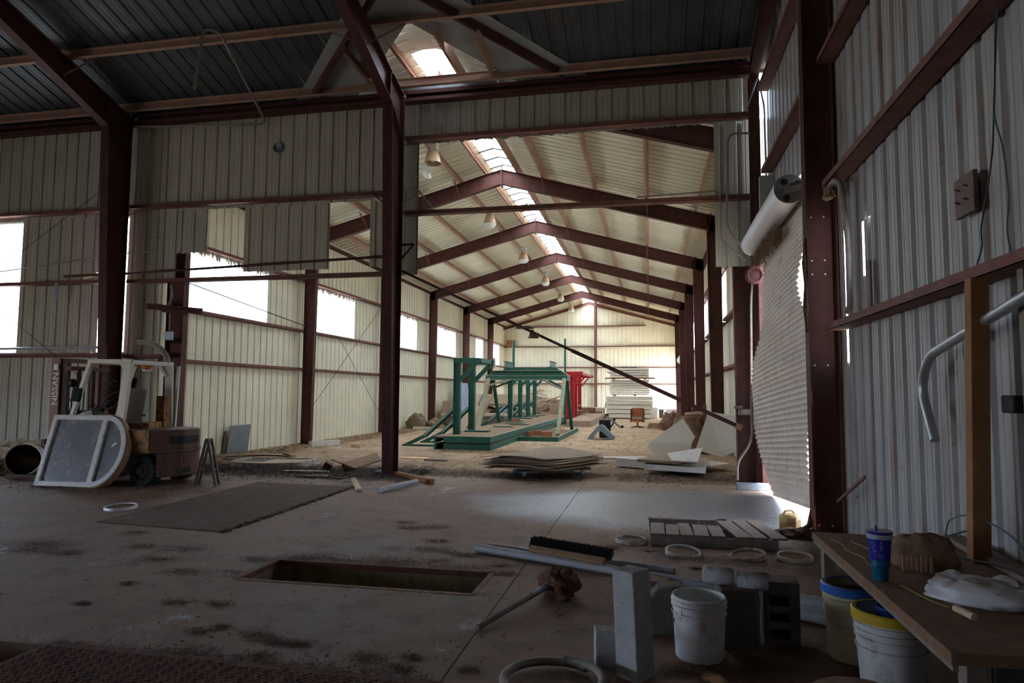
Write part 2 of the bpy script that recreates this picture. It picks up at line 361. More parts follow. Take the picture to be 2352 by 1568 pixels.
def bend(pts, r, n=5):       # rounds the inner corners of a polyline
    P = [V(p) for p in pts]; out = [P[0]]
    for i in range(1, len(P) - 1):
        a = (P[i - 1] - P[i]); c = (P[i + 1] - P[i]); k = min(r, a.length * .45, c.length * .45); a = P[i] + a.normalized() * k; c = P[i] + c.normalized() * k
        for j in range(n + 1): t = j / n; out.append(a * (1 - t) ** 2 + P[i] * 2 * t * (1 - t) + c * t * t)
    return out + [P[-1]]
# ------------------------------------------------------------------ main dimensions (metres)
XL, XR, XC = -10.6, 2.15, -4.22          # hall side walls and ridge
YW, YE = 12.9, 49.3                      # partition wall, end wall
FR = [13.1 + 6.05 * k for k in range(6)] # hall frames
HS = .278                                # hall roof pitch
NS = .30                                 # front bay roof pitch
def zh(x): return 8.4 - HS * abs(x - XC)                          # hall roof sheet
def zn(y): return 7.8 + NS * (12.85 - y) if y > 3.5 else 7.8 + NS * 9.35 - NS * (3.5 - y)   # front roof sheet

_sheet = {}
def sheet_mesh(w_, h_, m, seed=0, jag=0.):
    k = (round(w_, 3), round(h_, 3), m, seed if jag else 0)
    if k in _sheet: return _sheet[k]
    r_ = random.Random(seed); xs = []
    for c in (.152, .457, .762):
        xs += [(c - .112, 0), (c - .105, .005), (c - .095, .005), (c - .088, 0), (c - .052, 0), (c - .034, .030), (c + .034, .030), (c + .052, 0), (c + .088, 0), (c + .095, .005), (c + .105, .005), (c + .112, 0)]
    xs = [(0, 0)] + [p for p in xs if 0 < p[0] < w_] + [(w_, 0)]
    b = B(); n = len(xs)
    b.add([(x, y, r_.uniform(0, jag) if jag else 0) for x, y in xs] + [(x, y, h_) for x, y in xs], [(i, i + 1, n + i + 1, n + i) for i in range(n - 1)])
    me = b.mesh('wall_panel'); me.materials.append(MATS[m]); _sheet[k] = me; return me
def sheet(parent, o, ax, az, w_, h_, m, name='wall_panel', seed=0, jag=0.):
    ax, az = V(ax).normalized(), V(az).normalized(); ay = az.cross(ax)
    ob = bpy.data.objects.new(name, sheet_mesh(w_, h_, m, seed, jag)); COL.objects.link(ob); ob.parent = parent
    M = MX((ax, ay, az)).transposed().to_4x4(); M.translation = V(o); ob.matrix_local = M; return ob
def run(parent, fn, ax, a0, a1, z0, z1, m, step=.914, jag=0.):       # a row of sheets along one wall; fn(a) -> origin, z1 may be a function
    a = a0; k = 0
    while a < a1 - .02:
        w_ = min(step, a1 - a); zz = z1(a, a + w_) if callable(z1) else z1
        p = fn(a); sheet(parent, (p[0], p[1], z0), ax, (0, 0, 1), w_, zz - z0, m, seed=k + int(abs(a0) * 10), jag=jag); a += w_; k += 1
def wall(name): return T(name, kind='structure')
UP = (0, 0, 1)

# ------------------------------------------------------------------ ground outside and the slab floors
g = B()
for a in ((-90, XL - .3, 13.2, 110), (XR + .3, 90, -70, 110), (XL - .3, XR + .3, YE + .3, 110), (-90, XR + .3, -70, -6.3), (-90, -17.9, -6.3, 13.2)):
    g.add([(a[0], a[2], -.04), (a[1], a[2], -.04), (a[1], a[3], -.04), (a[0], a[3], -.04)], [(0, 1, 2, 3)])
o = link('ground', g.mesh('ground'), 'outdoor_ground'); o['kind'] = 'structure'
FL = T('floor', kind='structure')
PX0, PX1, PY0, PY1 = -3.48, -1.38, 5.33, 6.02          # inspection pit
def slab(x0, x1, y0, y1, m='floor_near'):
    q = lambda c, J: .004 if any(abs(c - j) < .01 for j in J) else .0001
    JX, JY = (-12.4, -7.1, -1.15, XC, XL), (-1.2, 12.55, 13.15, 19.2, 25.25, 31.3, 37.35, 43.4)
    b = B(); b.b2((x0 + q(x0, JX), y0 + q(y0, JY), -.16), (x1 - q(x1, JX), y1 - q(y1, JY), 0)); FL.part('slab', b, m)
xs = (-17.9, -12.4, -7.1, PX0, PX1, -1.15)
for i in range(5):
    for y0, y1 in ((-6.3, -1.2), (-1.2, 3.72), (3.72, PY0), (PY0, PY1), (PY1, 12.55)):
        if i == 3 and (y0, y1) == (PY0, PY1): continue
        if i == 2 and y1 == 3.72: slab(-7.1, -4.6, y0, y1); slab(-4.6, PX0, y0, 2.6); slab(-3.74, PX0, 2.6, y1); continue
        slab(xs[i], xs[i + 1], y0, y1)
for y0, y1 in ((-6.3, 0.), (0., 6.4), (6.4, 12.55)): slab(-1.15, XR + .3, y0, y1)
for x0, x1 in ((-17.9, XL), (XL, XC), (XC, XR + .3)):
    slab(x0, x1, 12.55, 13.15, 'floor_near' if x0 < XL else 'floor_hall')
for k in range(6):
    for x0, x1 in ((XL - .3, XC), (XC, XR + .3)): slab(x0, x1, 13.15 + 6.05 * k, 13.15 + 6.05 * (k + 1) if k < 5 else YE + .3, 'floor_hall')
b = B(); b.b2((-17.9, -6.3, -.3), (PX0 - .1, YE + .3, -.17)); b.b2((PX1 + .1, -6.3, -.3), (XR + .3, YE + .3, -.17)); b.b2((PX0 - .1, -6.3, -.3), (PX1 + .1, PY0 - .1, -.17)); b.b2((PX0 - .1, PY1 + .1, -.3), (PX1 + .1, YE + .3, -.17))
FL.part('subbase', b, 'litter')
b = B(); D = -1.25
b.b2((PX0 - .1, PY0 - .1, D), (PX1 + .1, PY0, -.01)); b.b2((PX0 - .1, PY1, D), (PX1 + .1, PY1 + .1, -.01)); b.b2((PX0 - .1, PY0, D), (PX0, PY1, -.01)); b.b2((PX1, PY0, D), (PX1 + .1, PY1, -.01)); b.b2((PX0 - .1, PY0 - .1, D - .1), (PX1 + .1, PY1 + .1, D))
FL.part('pit_wall', b, 'pit_wall', label='dark concrete lining of the open rectangular pit')
b = B()
for p, q in (((PX0, PY1), (PX1, PY1)), ((PX0, PY0), (PX1, PY0)), ((PX0, PY0), (PX0, PY1)), ((PX1, PY0), (PX1, PY1))):
    b.bar((*p, -.025), (*q, -.025), .02, .05); b.bar((*p, -.001), (*q, -.001), .05, .010)
FL.part('pit_rim', b, 'pit_steel', label='rusty angle iron rim around the pit')

# ------------------------------------------------------------------ partition wall between the front bay and the hall
WB = wall('wall_back')
def wb(x0, x1, z0, z1, m='cream_shaded', jag=0.): run(WB.o, lambda a: (a, YW), (1, 0, 0), x0, x1, z0, z1, m, jag=jag)
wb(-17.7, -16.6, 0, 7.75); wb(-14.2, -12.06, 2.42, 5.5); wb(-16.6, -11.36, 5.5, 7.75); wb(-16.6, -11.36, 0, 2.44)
wb(-11.36, -10.58, 0, 7.75, 'cream_shaded_dirty')
wb(-10.58, -5.05, 5.55, 7.75, 'cream_shaded_dirty'); wb(-10.58, -10.14, 4.05, 5.55); wb(-10.14, -9.40, 4.58, 5.55, jag=.05); wb(-8.50, -6.52, 4.14, 5.55, 'cream_shaded_dirty'); wb(-5.62, -5.05, 4.16, 5.55, 'cream_shaded_dirty')
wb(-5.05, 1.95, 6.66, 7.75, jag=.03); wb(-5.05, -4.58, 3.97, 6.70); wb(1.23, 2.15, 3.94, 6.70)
def pane(name, a, b_, par=None):           # translucent fibreglass light panel between two corners, thin in one axis
    q = B(); q.b2(a, b_); o = link(name, q.mesh(name), 'fibreglass', par); o['kind'] = 'structure'; return o
pane('window_1', (-16.6, YW + .01, 2.44), (-14.2, YW + .016, 5.5)); pane('window_2', (-12.06, YW + .01, 2.44), (-11.36, YW + .016, 5.5))
portal('window_light', (-15.4, YW + .05, 3.97), 2.4, 3.06, (0, -1, 0)); portal('window_light', (-11.71, YW + .05, 3.97), .7, 3.06, (0, -1, 0))
def girt(W, p, q, dd, fd=UP, m='oxide_girt', d=.19, name='girt'):
    b = B(); b.cee(p, q, dd, fd, d, .075); W.part(name, b, m)
for z in (2.33, 3.96, 5.58): girt(WB, (-17.7, YW - .01, z), (-11.4, YW - .01, z), (0, -1, 0))
girt(WB, (-11.2, YW - .01, 2.30), (-10.25, YW - .01, 2.30), (0, -1, 0))
for z in (3.94, 5.60): girt(WB, (-11.2, YW - .01, z), (-5.04, YW - .01, z), (0, -1, 0))
for z in (5.16, 6.70): girt(WB, (-4.83, YW - .01, z), (1.86, YW - .01, z), (0, -1, 0))
for x0, x1 in ((-17.7, -11.35), (-11.25, -4.98), (-4.88, 1.9)):
    girt(WB, (x0, YW - .02, 7.50), (x1, YW - .02, 7.50), (0, -1, 0), name='eave_strut', m='oxide'); girt(WB, (x0, YW - .02, 7.72), (x1, YW - .02, 7.72), (0, -1, 0), (0, 0, -1), name='eave_strut', m='oxide_dark')

b = B(); b.b2((-17.7, YW + .04, 7.6), (XR, YW + .06, 8.0)); WB.part('eave_closure', b, 'galv_dark')
b = B(); b.b2((-16.6, YW + .036, 5.44), (-11.36, YW + .04, 5.62)); b.b2((-16.6, YW + .036, 2.36), (-14.2, YW + .04, 2.45)); WB.part('sill_strip', b, 'galv_dark')

# ------------------------------------------------------------------ hall left wall
WL = wall('wall_left'); LW = [(13.30, 17.30), (20.0, 23.1), (26.3, 29.9), (33.1, 36.35), (40.9, 42.7), (45.4, 47.6)]
ZA, ZB = 3.50, 4.98
def wl(y0, y1, z0, z1, jag=0.): run(WL.o, lambda a: (XL, a), (0, 1, 0), y0, y1, z0, z1, 'cream', jag=jag)
wl(YW, YE, 0, ZA)
y = YW
for a, b_ in LW: wl(y, a, ZA, ZB); y = b_
wl(y, YE, ZA, ZB); wl(YW, YE, ZB, 6.68, .015)
nwin = 3
for a, b_ in LW:
    pane('window_%d' % nwin, (XL - .014, a, ZA), (XL - .008, b_, ZB)); nwin += 1
    portal('window_light', (XL - .05, (a + b_) / 2, (ZA + ZB) / 2), b_ - a, ZB - ZA, (1, 0, 0))
ends = [13.0] + FR[1:] + [YE]
for i in range(6):
    for z in (2.24, 3.42, 5.0):
        girt(WL, (XL + .01, ends[i] + .1, z), (XL + .01, ends[i + 1] - .1, z), (1, 0, 0), m='oxide_girt', d=.17)
    girt(WL, (XL + .01, ends[i], 6.42), (XL + .01, ends[i + 1], 6.42), (1, 0, 0), m='oxide', name='eave_strut')
r_ = random.Random(3); b = B()          # ragged insulation left hanging over the window heads
for a, b_ in LW[:4]:
    for k in range(int((b_ - a) * 22)):
        yy = a + (b_ - a) * r_.random(); l = r_.uniform(.04, .17); b.bar((XL + .03, yy, ZB + .03), (XL + r_.uniform(0, .06), yy + r_.uniform(-.06, .06), ZB - l), .05, .012, (1, 0, 0))
o = WL.part('insulation_fringe', b, 'insulation'); o['kind'] = 'stuff'

# ------------------------------------------------------------------ right wall, front bay and hall in one line
WR = wall('wall_right')
def wrs(y0, y1, z0, z1, m='cream_shaded_stained', jag=0.):      # rows run from high y to low y so that ribs point outward
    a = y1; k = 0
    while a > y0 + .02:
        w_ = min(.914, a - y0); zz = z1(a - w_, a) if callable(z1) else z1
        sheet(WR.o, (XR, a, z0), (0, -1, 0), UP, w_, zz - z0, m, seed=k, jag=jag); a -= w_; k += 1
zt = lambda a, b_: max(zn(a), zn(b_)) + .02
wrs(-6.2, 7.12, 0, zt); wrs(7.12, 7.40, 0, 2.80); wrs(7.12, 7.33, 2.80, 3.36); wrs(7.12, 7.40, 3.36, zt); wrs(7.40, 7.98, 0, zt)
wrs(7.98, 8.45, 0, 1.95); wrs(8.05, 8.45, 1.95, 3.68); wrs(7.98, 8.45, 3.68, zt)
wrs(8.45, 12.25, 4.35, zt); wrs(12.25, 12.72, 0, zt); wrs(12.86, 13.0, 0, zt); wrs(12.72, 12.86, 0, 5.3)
DY0, DY1 = 44.2, 48.7
RWN = [(19.7, 23.0), (25.9, 29.0), (32.0, 35.2)]
wrs(13.0, 38.0, 0, 3.62, 'cream'); wrs(38.0, 42.6, 3.4, 3.62, 'cream'); wrs(42.6, DY0, 0, 3.62, 'cream'); wrs(DY0, DY1, 4.3, 5.08, 'cream'); wrs(DY1, YE, 0, 5.08, 'cream'); wrs(13.0, YE, 5.08, 6.68, 'cream')
y = 13.0
for a, b_ in RWN: wrs(y, a, 3.62, 5.08, 'cream'); y = b_
wrs(y, DY0, 3.62, 5.08, 'cream')
for a, b_ in RWN:
    pane('window_%d' % nwin, (XR + .008, a, 3.62), (XR + .014, b_, 5.08)); nwin += 1
    portal('window_light', (XR + .05, (a + b_) / 2, 4.35), b_ - a, 1.46, (-1, 0, 0))
portal('far_door_light', (XR + .05, (DY0 + DY1) / 2, 2.15), DY1 - DY0, 4.3, (-1, 0, 0))
portal('door_light', (XR + .25, 10.3, 2.15), 3.8, 4.3, (-1, 0, 0))
for z in (2.31, 3.94): girt(WR, (XR - .01, -6.2, z), (XR - .01, 8.1, z), (-1, 0, 0))
for z in (5.44, 7.0): girt(WR, (XR - .01, -6.2, z), (XR - .01, 8.18, z), (-1, 0, 0)); 
girt(WR, (XR - .01, 8.42, 5.44), (XR - .01, 12.2, 5.44), (-1, 0, 0)); girt(WR, (XR - .01, 8.42, 7.0), (XR - .01, 12.4, 7.0), (-1, 0, 0))
for i in range(6):
    for z in (2.24, 3.55, 5.1):
        if i == 5 and z < 4.3: continue
        if i == 4 and z < 3: continue
        girt(WR, (XR - .01, ends[i] + .1, z), (XR - .01, ends[i + 1] - .1, z), (-1, 0, 0), d=.17)
    girt(WR, (XR - .01, ends[i], 6.42), (XR - .01, ends[i + 1], 6.42), (-1, 0, 0), m='oxide', name='eave_strut')

# ------------------------------------------------------------------ end wall
WF = wall('wall_far')
a = XL
while a < XR - .02:
    w_ = min(.914, XR - a); sheet(WF.o, (a, YE, 0), (1, 0, 0), UP, w_, min(zh(a), zh(a + w_)) + .25, 'cream'); a += w_
for z in (2.22, 3.40, 4.92): girt(WF, (XL, YE - .01, z), (XR, YE - .01, z), (0, -1, 0))
girt(WF, (-8.6, YE - .01, 6.40), (-.2, YE - .01, 6.40), (0, -1, 0))
b = B(); b.ibeam((-3.8, YE - .02, 0), (-3.8, YE - .02, 8.15), .2, .2, (0, -1, 0), .16); WF.part('post', b, 'oxide_girt')
for s in (-1, 1):
    b = B(); xe = XR if s > 0 else XL
    b.cee((XC, YE - .25, zh(XC) - .42), (xe, YE - .25, zh(xe) - .42), (0, 0, 1), (0, -1, 0), .22, .07); WF.part('rake_beam', b, 'oxide_girt')

# ------------------------------------------------------------------ walls of the front bay behind and left of the viewpoint
WE = wall('wall_rear'); b = B(); b.add([(-17.7, -6.2, 0), (XR, -6.2, 0), (XR, -6.2, zn(-6.2)), (-17.7, -6.2, zn(-6.2))], [(0, 1, 2, 3)]); WE.part('wall_cladding', b, 'cream_shaded')
WS = wall('wall_side'); b = B(); X0 = -17.7; OY0, OY1, OZ = -4.0, 6.2, 2.0      # unseen opening inferred on this side, sized low and wide to light left-facing sides
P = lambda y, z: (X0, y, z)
b.add([P(-6.2, 0), P(OY0, 0), P(OY0, OZ), P(OY1, OZ), P(OY1, 0), P(13, 0), P(13, zn(12.9)), P(3.5, zn(3.5)), P(-6.2, zn(-6.2))], [(0, 1, 2, 8), (2, 3, 7, 8), (3, 6, 7), (3, 4, 5, 6)]); WS.part('wall_cladding', b, 'cream_shaded')
portal('side_opening_light', (X0 - .05, (OY0 + OY1) / 2, OZ / 2), OY1 - OY0, OZ, (1, 0, 0))

# ------------------------------------------------------------------ roofs
CE = T('ceiling', kind='structure')        # front bay roof
k = math.hypot(1, NS); x = -17.7
while x < XR:
    w_ = min(.914, XR - x); d = max(abs(x - XC), abs(x + w_ - XC)); y0 = 13.05 if d > 3.05 or (x < XC < x + w_ and 0) else 12.85 - (3.05 - d) / 1.05
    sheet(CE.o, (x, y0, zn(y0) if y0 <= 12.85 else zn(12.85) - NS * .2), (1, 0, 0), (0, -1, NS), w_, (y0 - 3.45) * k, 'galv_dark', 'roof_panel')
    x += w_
b = B(); b.bar((-17.8, 3.5, zn(3.5) + .06), (XR + .2, 3.5, zn(3.5) + .06), .9, .02); CE.part('ridge_cap', b, 'galv_dark')  # unseen; added to stop sun leaking in along the ridge
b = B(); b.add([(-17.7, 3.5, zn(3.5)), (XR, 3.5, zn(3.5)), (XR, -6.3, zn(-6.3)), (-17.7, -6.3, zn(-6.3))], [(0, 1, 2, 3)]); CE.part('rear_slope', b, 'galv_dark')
for s in (-1, 1):
    P = lambda d, y, dz=-.035: (XC + s * d, y, zn(y) + dz)
    b = B(); b.prism([P(3.25, 12.95), P(1.83, 12.95), P(0, 11.15), P(0, 9.75)], (0, 0, .006)); CE.part('valley_flashing', b, 'flashing')
    b = B(); b.bar(P(2.65, 12.62, -.14), P(.25, 10.35, -.14), .06, .17); CE.part('valley_rafter', b, 'oxide')
for i, y in enumerate((12.48, 10.98, 9.48, 7.98, 6.48, 4.98)):
    for x0, x1 in ((-17.7, -11.3), (-11.3, -4.93), (-4.93, 1.9)):
        b = B(); b.cee((x0, y, zn(y) - .235), (x1, y, zn(y) - .235), (0, .287, .958), (0, -.958, .287), .2, .065); CE.part('purlin', b, 'oxide_dusty')

CH = T('ceiling.001', kind='structure')    # hall roof
n = math.hypot(1, HS); SK = .36
y = 12.95 - .305 * 6
while y < YE + .2:
    w_ = min(.305 if y < 12.9 else .914, YE + .25 - y)
    inn = y < 12.2; cut = max(.3, 2.2 - 1.08 * (12.85 - y)) if y < 12.9 else 6.5
    for s in (-1, 1):
        d0 = 0 if inn else SK; L = (cut - d0) * n
        if s > 0: sheet(CH.o, (XC + cut, y + w_, zh(XC + cut)), (0, -1, 0), (-1, 0, HS), w_, L, 'cream_roof', 'roof_panel')
        else: sheet(CH.o, (XC - cut, y, zh(XC - cut)), (0, 1, 0), (1, 0, HS), w_, L, 'cream_roof', 'roof_panel')
    y += w_
b = B(); b.prism([(XC - .3, 11.0, zh(XC - .3) + .035), (XC, 11.0, zh(XC) + .04), (XC + .3, 11.0, zh(XC + .3) + .035)], (0, 1.32, 0)); CH.part('ridge_cap', b, 'cream_roof')
for k in range(13):
    ya, yb = 12.30 + k * 2.83, (12.30 + (k + 1) * 2.83 - .05 if k < 12 else YE + .35)
    for s in (-1, 1):
        b = B(); b.prism([(XC, ya, zh(XC) + .03), (XC, yb, zh(XC) + .03), (XC + s * (SK + .03), yb, zh(XC + SK) + .03), (XC + s * (SK + .03), ya, zh(XC + SK) + .03)], (0, 0, .005))
        CH.part('skylight_panel', b, 'skylight_sheet')
    if 2 <= k <= 6:
        for j in range(4):
            b = B(); yy = ya + .7 * j
            for s in (-1, 1): b.bar((XC, yy, zh(XC) - .0), (XC + s * (SK + .05), yy, zh(XC + SK) - .0), .09, .03)
            CH.part('skylight_bar', b, 'galv_dark')
portal('skylight', (XC, 30.8, 8.52), 36., .74, (0, 0, -1))
bpy.data.objects['skylight'].rotation_euler = (0, 0, R(90))
for s in (-1, 1):
    for d in (.50, 1.28, 2.75, 4.2, 5.55):
        yy = [11.2 if d < 1.4 else 12.95] + FR[1:] + [YE - .05]
        if d > 1.4: yy[0] = 12.95
        for i in range(6):
            x = XC + s * d; b = B()
            b.cee((x, yy[i], zh(x) - .235), (x, yy[i + 1], zh(x) - .235), (s * HS, 0, 1), (-s, 0, HS), .2, .065); CH.part('purlin', b, 'oxide_dusty')

def closure(W, a, b_):
    q = B(); q.b2(a, b_); W.part('closure_strip', q, 'galv_dark')
for z in (ZA, ZB): closure(WL, (XL - .07, YW, z - .006), (XL + .004, YE, z + .006)); closure(WL, (XL - .06, YW, z - .05), (XL - .052, YE, z + .05))
for z in (3.62, 5.08): closure(WR, (XR - .004, 13.0, z - .006), (XR + .07, YE, z + .006)); closure(WR, (XR + .052, 13.0, z - .05), (XR + .06, YE, z + .05))
b = B(); b.bar((XR + .09, 13., zn(13.) - .02), (XR + .09, 3.5, zn(3.5) - .02), .03, .5); b.bar((XR + .09, -6.2, zn(-6.2)), (XR + .09, 3.5, zn(3.5) - .02), .03, .5); WR.part('rake_leak_stop', b, 'galv_dark')  # unseen bars added to stop sun leaking in over the wall top
# ------------------------------------------------------------------ steel frames of the hall
LBL = ['dark portal frame at the mouth of the hall, its peak hidden by cladding', 'portal frame, the nearest one whose whole peak shows', 'portal frame, second of those showing a whole peak',
       'portal frame, third of those showing a whole peak', 'portal frame, last but one before the end wall', 'portal frame nearest to the end wall']
for k, y in enumerate(FR):
    t = T('portal_frame', 'red steel ' + LBL[k], 'frame', (XC, y, 0), group='hall portal frames')
    for s in (-1, 1):
        xo = XR - .18 if s > 0 else XL + .18; xt = abs(xo - XC)
        ztop = zh(xo) - .235
        b = B(); b.ibeam((xo, y, 0), (xo, y, ztop - .02), .31 if k else .40, .38 if k else .44, (-s, 0, 0), .17); b.box((xo - s * .1, y, .01), (.34, .22, .02)); t.part('column', b, 'oxide', world=True)
        zt_ = zh(XC) - .235
        b = B(); b.ibeam((xo, y, ztop), (XC, y, zt_), .44, .44, (0, 0, -1), .16); t.part('rafter', b, 'oxide', world=True)
        b = B(); b.bar((xo - s * .36, y, ztop - .46), (xo - s * .26, y, ztop + .12), .20, .03, (1, 0, 0)); t.part('splice_plate', b, 'oxide', world=True)
        for d in (1.28, 4.2):
            b = B(); x = XC + s * d; 
            if k: b.bar((x, y - .02, zh(x) - .66), (x, y - .62, zh(x) - .30), .04, .006)
            b.bar((x, y + .02, zh(x) - .66), (x, y + .62, zh(x) - .30), .04, .006); t.part('flange_brace', b, 'oxide_girt', world=True)
    b = B(); b.box((XC, y, zh(XC) - .235 - .21), (.03, .17, .62)); t.part('splice_plate', b, 'oxide', world=True)

# ------------------------------------------------------------------ frames of the front bay
def near_frame(x, label, front=12.33):
    t = T('column_and_rafter', label, 'frame', (x, front, 0), group='front bay frames')
    yo = 12.68
    b = B(); b.ibeam((x, yo, 0), (x, yo, 7.2), yo - front, yo - front + .32, (0, -1, 0), .195, .014, .01); t.part('column', b, 'oxide_dark', world=True)
    b = B(); b.box((x, (yo + front) / 2, .01), (.26, .46, .02)); t.part('base_plate', b, 'oxide_dark', world=True)
    yt = front - .32; top = lambda yy: zn(yy) - .245
    b = B(); b.hexa([(x - .005, yt, 7.2), (x + .005, yt, 7.2), (x + .005, yo, 7.2), (x - .005, yo, 7.2)], [(x - .005, yt, top(yt)), (x + .005, yt, top(yt)), (x + .005, yo, top(yo)), (x - .005, yo, top(yo))])
    b.ibeam((x, yt + .02, top(yt)), (x, 9.4, top(9.4)), top(yt) - 7.2, .40, (0, 0, -1), .195, .014, .01)
    b.ibeam((x, 9.4, top(9.4)), (x, 3.5, top(3.5)), .40, .40, (0, 0, -1), .195, .014, .01); b.bar((x, yo, 7.2), (x, yo, top(yo)), .195, .014, (0, 1, 0))
    b.bar((x, yo + .0, top(yo) + .01), (x, yt, top(yt) + .005), .195, .012); t.part('rafter', b, 'oxide_dark', world=True)
    for s in (-1, 1):
        b = B(); b.bar((x + s * .05, yt + .0, 7.22), (x + s * .05, yo - .01, 6.72), .085, .012, (0, .6, .8)); t.part('stiffener', b, 'oxide', world=True)
        b = B(); b.bar((x + s * .05, yt - .1, 7.28), (x + s * .05, yt - .02, top(yt) - .0), .085, .012, (0, 1, 0)); t.part('stiffener', b, 'oxide', world=True)
        b = B(); b.bar((x + s * .02, 10.9, zn(10.9) - .60), (x + s * .75, 10.98, zn(10.98) - .22), .045, .006); t.part('flange_brace', b, 'oxide_girt', world=True)
        b = B(); b.bar((x + s * .03, 12.36, 5.20), (x + s * .62, 12.72, 5.66), .05, .006); t.part('flange_brace', b, 'oxide_girt', world=True)
    return t
CC = near_frame(-4.93, 'dark red steel column with rafter standing in the open middle of the building')
CL = near_frame(-11.30, 'dark red steel column with rafter behind the forklift')
t = T('column_and_rafter', 'red steel corner column with end rafter beside the white door barrel', 'frame', (1.93, 12.72, 0), group='front bay frames')
b = B(); b.ibeam((1.93, 12.82, 0), (1.93, 12.82, 7.45), .2, .2, (0, -1, 0), .17); t.part('column', b, 'oxide', world=True)
b = B(); b.ibeam((1.93, 12.8, zn(12.8) - .25), (1.93, 3.5, zn(3.5) - .25), .24, .24, (0, 0, -1), .17); t.part('rafter', b, 'oxide_dark', world=True)
b = B(); b.bar((2.06, 12.8, zn(12.8) - .12), (2.06, 3.5, zn(3.5) - .12), .14, .2); t.part('rake_trim', b, 'oxide_dark', world=True)
t = T('door_post', 'tall red steel post on the near side of the torn roll-up door', 'post', (1.95, 8.29, 0))
b = B(); b.ibeam((2.12, 8.29, 0), (2.12, 8.29, zn(8.29) - .52), .33, .33, (-1, 0, 0), .20, .014, .01); t.part('post', b, 'oxide', world=True)
b = B(); b.box((1.95, 8.29, .01), (.36, .26, .02)); t.part('base_plate', b, 'oxide_dark', world=True)
for z in (.13, 1.93, 2.98, 3.14, 3.65):
    for x in (1.86, 2.0): b = B(); b.cyl((x, 8.275, z), (x, 8.286, z), .011, n=8); t.part('light_dot', b, 'sign_white', world=True)  # white discs painted in as daylight through small holes in the post
t = T('door_jamb', 'narrow dark red jamb on the far side of the torn roll-up door', 'jamb', (2.0, 12.2, 0))
b = B(); b.cee((1.86, 12.2, 0), (1.86, 12.2, 5.4), (1, 0, 0), (0, 1, 0), .27, .07, .008); t.part('jamb', b, 'oxide_dark', world=True)
b = B(); b.bar((2.1, 12.2, 4.42), (2.1, 8.4, 4.42), .08, .2); t.part('header', b, 'oxide_dark', world=True)
b = B(); b.b2((1.86, 8.42, 4.31), (2.2, 12.3, 4.325)); t.part('hood_plate', b, 'flashing', world=True); b = B(); b.b2((1.9, 12.05, 4.3), (2.14, 12.17, 5.35)); t.part('cover_plate', b, 'flashing', world=True)
# ------------------------------------------------------------------ torn roll-up door in the right wall
def lerp(tab, x):
    for (a, fa), (b_, fb) in zip(tab, tab[1:]):
        if x <= b_: return fa + (fb - fa) * (x - a) / (b_ - a)
    return tab[-1][1]
YLt = [(0, 11.36), (.53, 12.05), (.9, 12.35), (1.4, 12.5), (2.15, 12.1), (2.5, 11.5), (2.75, 11.3), (3.3, 11.75), (3.95, 11.9)]
YRt = [(0, 8.60), (.2, 8.72), (.45, 8.92), (.8, 8.86), (1.0, 8.6), (2.15, 8.5), (2.36, 8.88), (2.6, 9.16), (2.78, 9.24), (3.0, 9.08), (3.2, 8.75), (3.3, 8.5), (4, 8.5)]
DR = T('roller_door', 'white corrugated roll-up door curtain hanging torn and crooked from its barrel', 'door', (1.9, 10.3, 0))
r_ = random.Random(11); b = B(); NSL, NC = 54, 16; vs = []
for i in range(NSL * 4 + 1):
    s = i / (NSL * 4.); zz = 4.10 * s; ph = i % 4; tooth = (.03, .0, -.02, .0)[ph] + r_.uniform(-.012, .012)
    yl, yr = lerp(YLt, zz) + tooth, lerp(YRt, zz) + tooth * .8
    for k in range(NC + 1):
        u = k / NC; y = yl + (yr - yl) * u; z = zz + .23 * u * (1 - s) ** .3 * (1 if s < .9 else (1 - s) / .1) + .10 * u * math.sin(math.pi * s)
        x = 1.88 - .16 * math.sin(math.pi * min(1, s * 1.15)) * (1 - u) ** 1.5 - .05 * math.sin(math.pi * s) * math.sin(math.pi * u) + (0, .014, .019, .014)[ph]
        vs.append((x, y, z + .012))
n_ = NC + 1
b.add(vs, [(i * n_ + k, i * n_ + k + 1, (i + 1) * n_ + k + 1, (i + 1) * n_ + k) for i in range(NSL * 4) for k in range(NC)], False)
DR.part('curtain', b, 'curtain', world=True)
b = B(); P0, P1 = V((1.70, 8.62, 4.10)), V((1.74, 11.95, 4.12)); b.tube([P0, P0 + (P1 - P0) * .33, P0 + (P1 - P0) * .5, P1 - V((0, .03, 0)), P1], [.178, .182, .19, .185, .16], 32)
DR.part('barrel', b, 'barrel_white', world=True)
b = B(); b.cyl(P0 - V((0, .012, 0)), P0 - V((0, .002, 0)), .18, n=32); e = DR.part('barrel_end', b, 'barrel_end', world=True, label='dark round end plate of the barrel with holes')
b = B()
for dx, dz, r in ((-.06, .085, .042), (.10, .06, .042), (-.035, -.115, .042), (.03, .05, .022)): b.cyl(P0 + V((dx, -.016, dz)), P0 + V((dx, -.0125, dz)), r, n=16)
o = link('hole_shade', b.mesh('hole_shade'), 'black', e)  # black discs paint the dark inside of the end plate's holes
o.location = -e.parent.location; o['kind'] = 'stuff'
b = B(); b.bar(P0 + V((-.06, -.05, -.02)), P0 + V((.2, -.05, -.0)), .06, .07); DR.part('bracket', b, 'barrel_end', world=True)
b = B(); b.cyl((1.78, 12.02, 3.62), (1.78, 12.10, 3.62), .15, n=20); b.tube([(1.78 + .13 * math.cos(a / 12 * 6.283), 12.0, 3.62 + .13 * math.sin(a / 12 * 6.283)) for a in range(13)], .03, 8)
DR.part('chain_wheel', b, 'oxide_dark', world=True, label='rusty chain wheel below the barrel')
b = B()
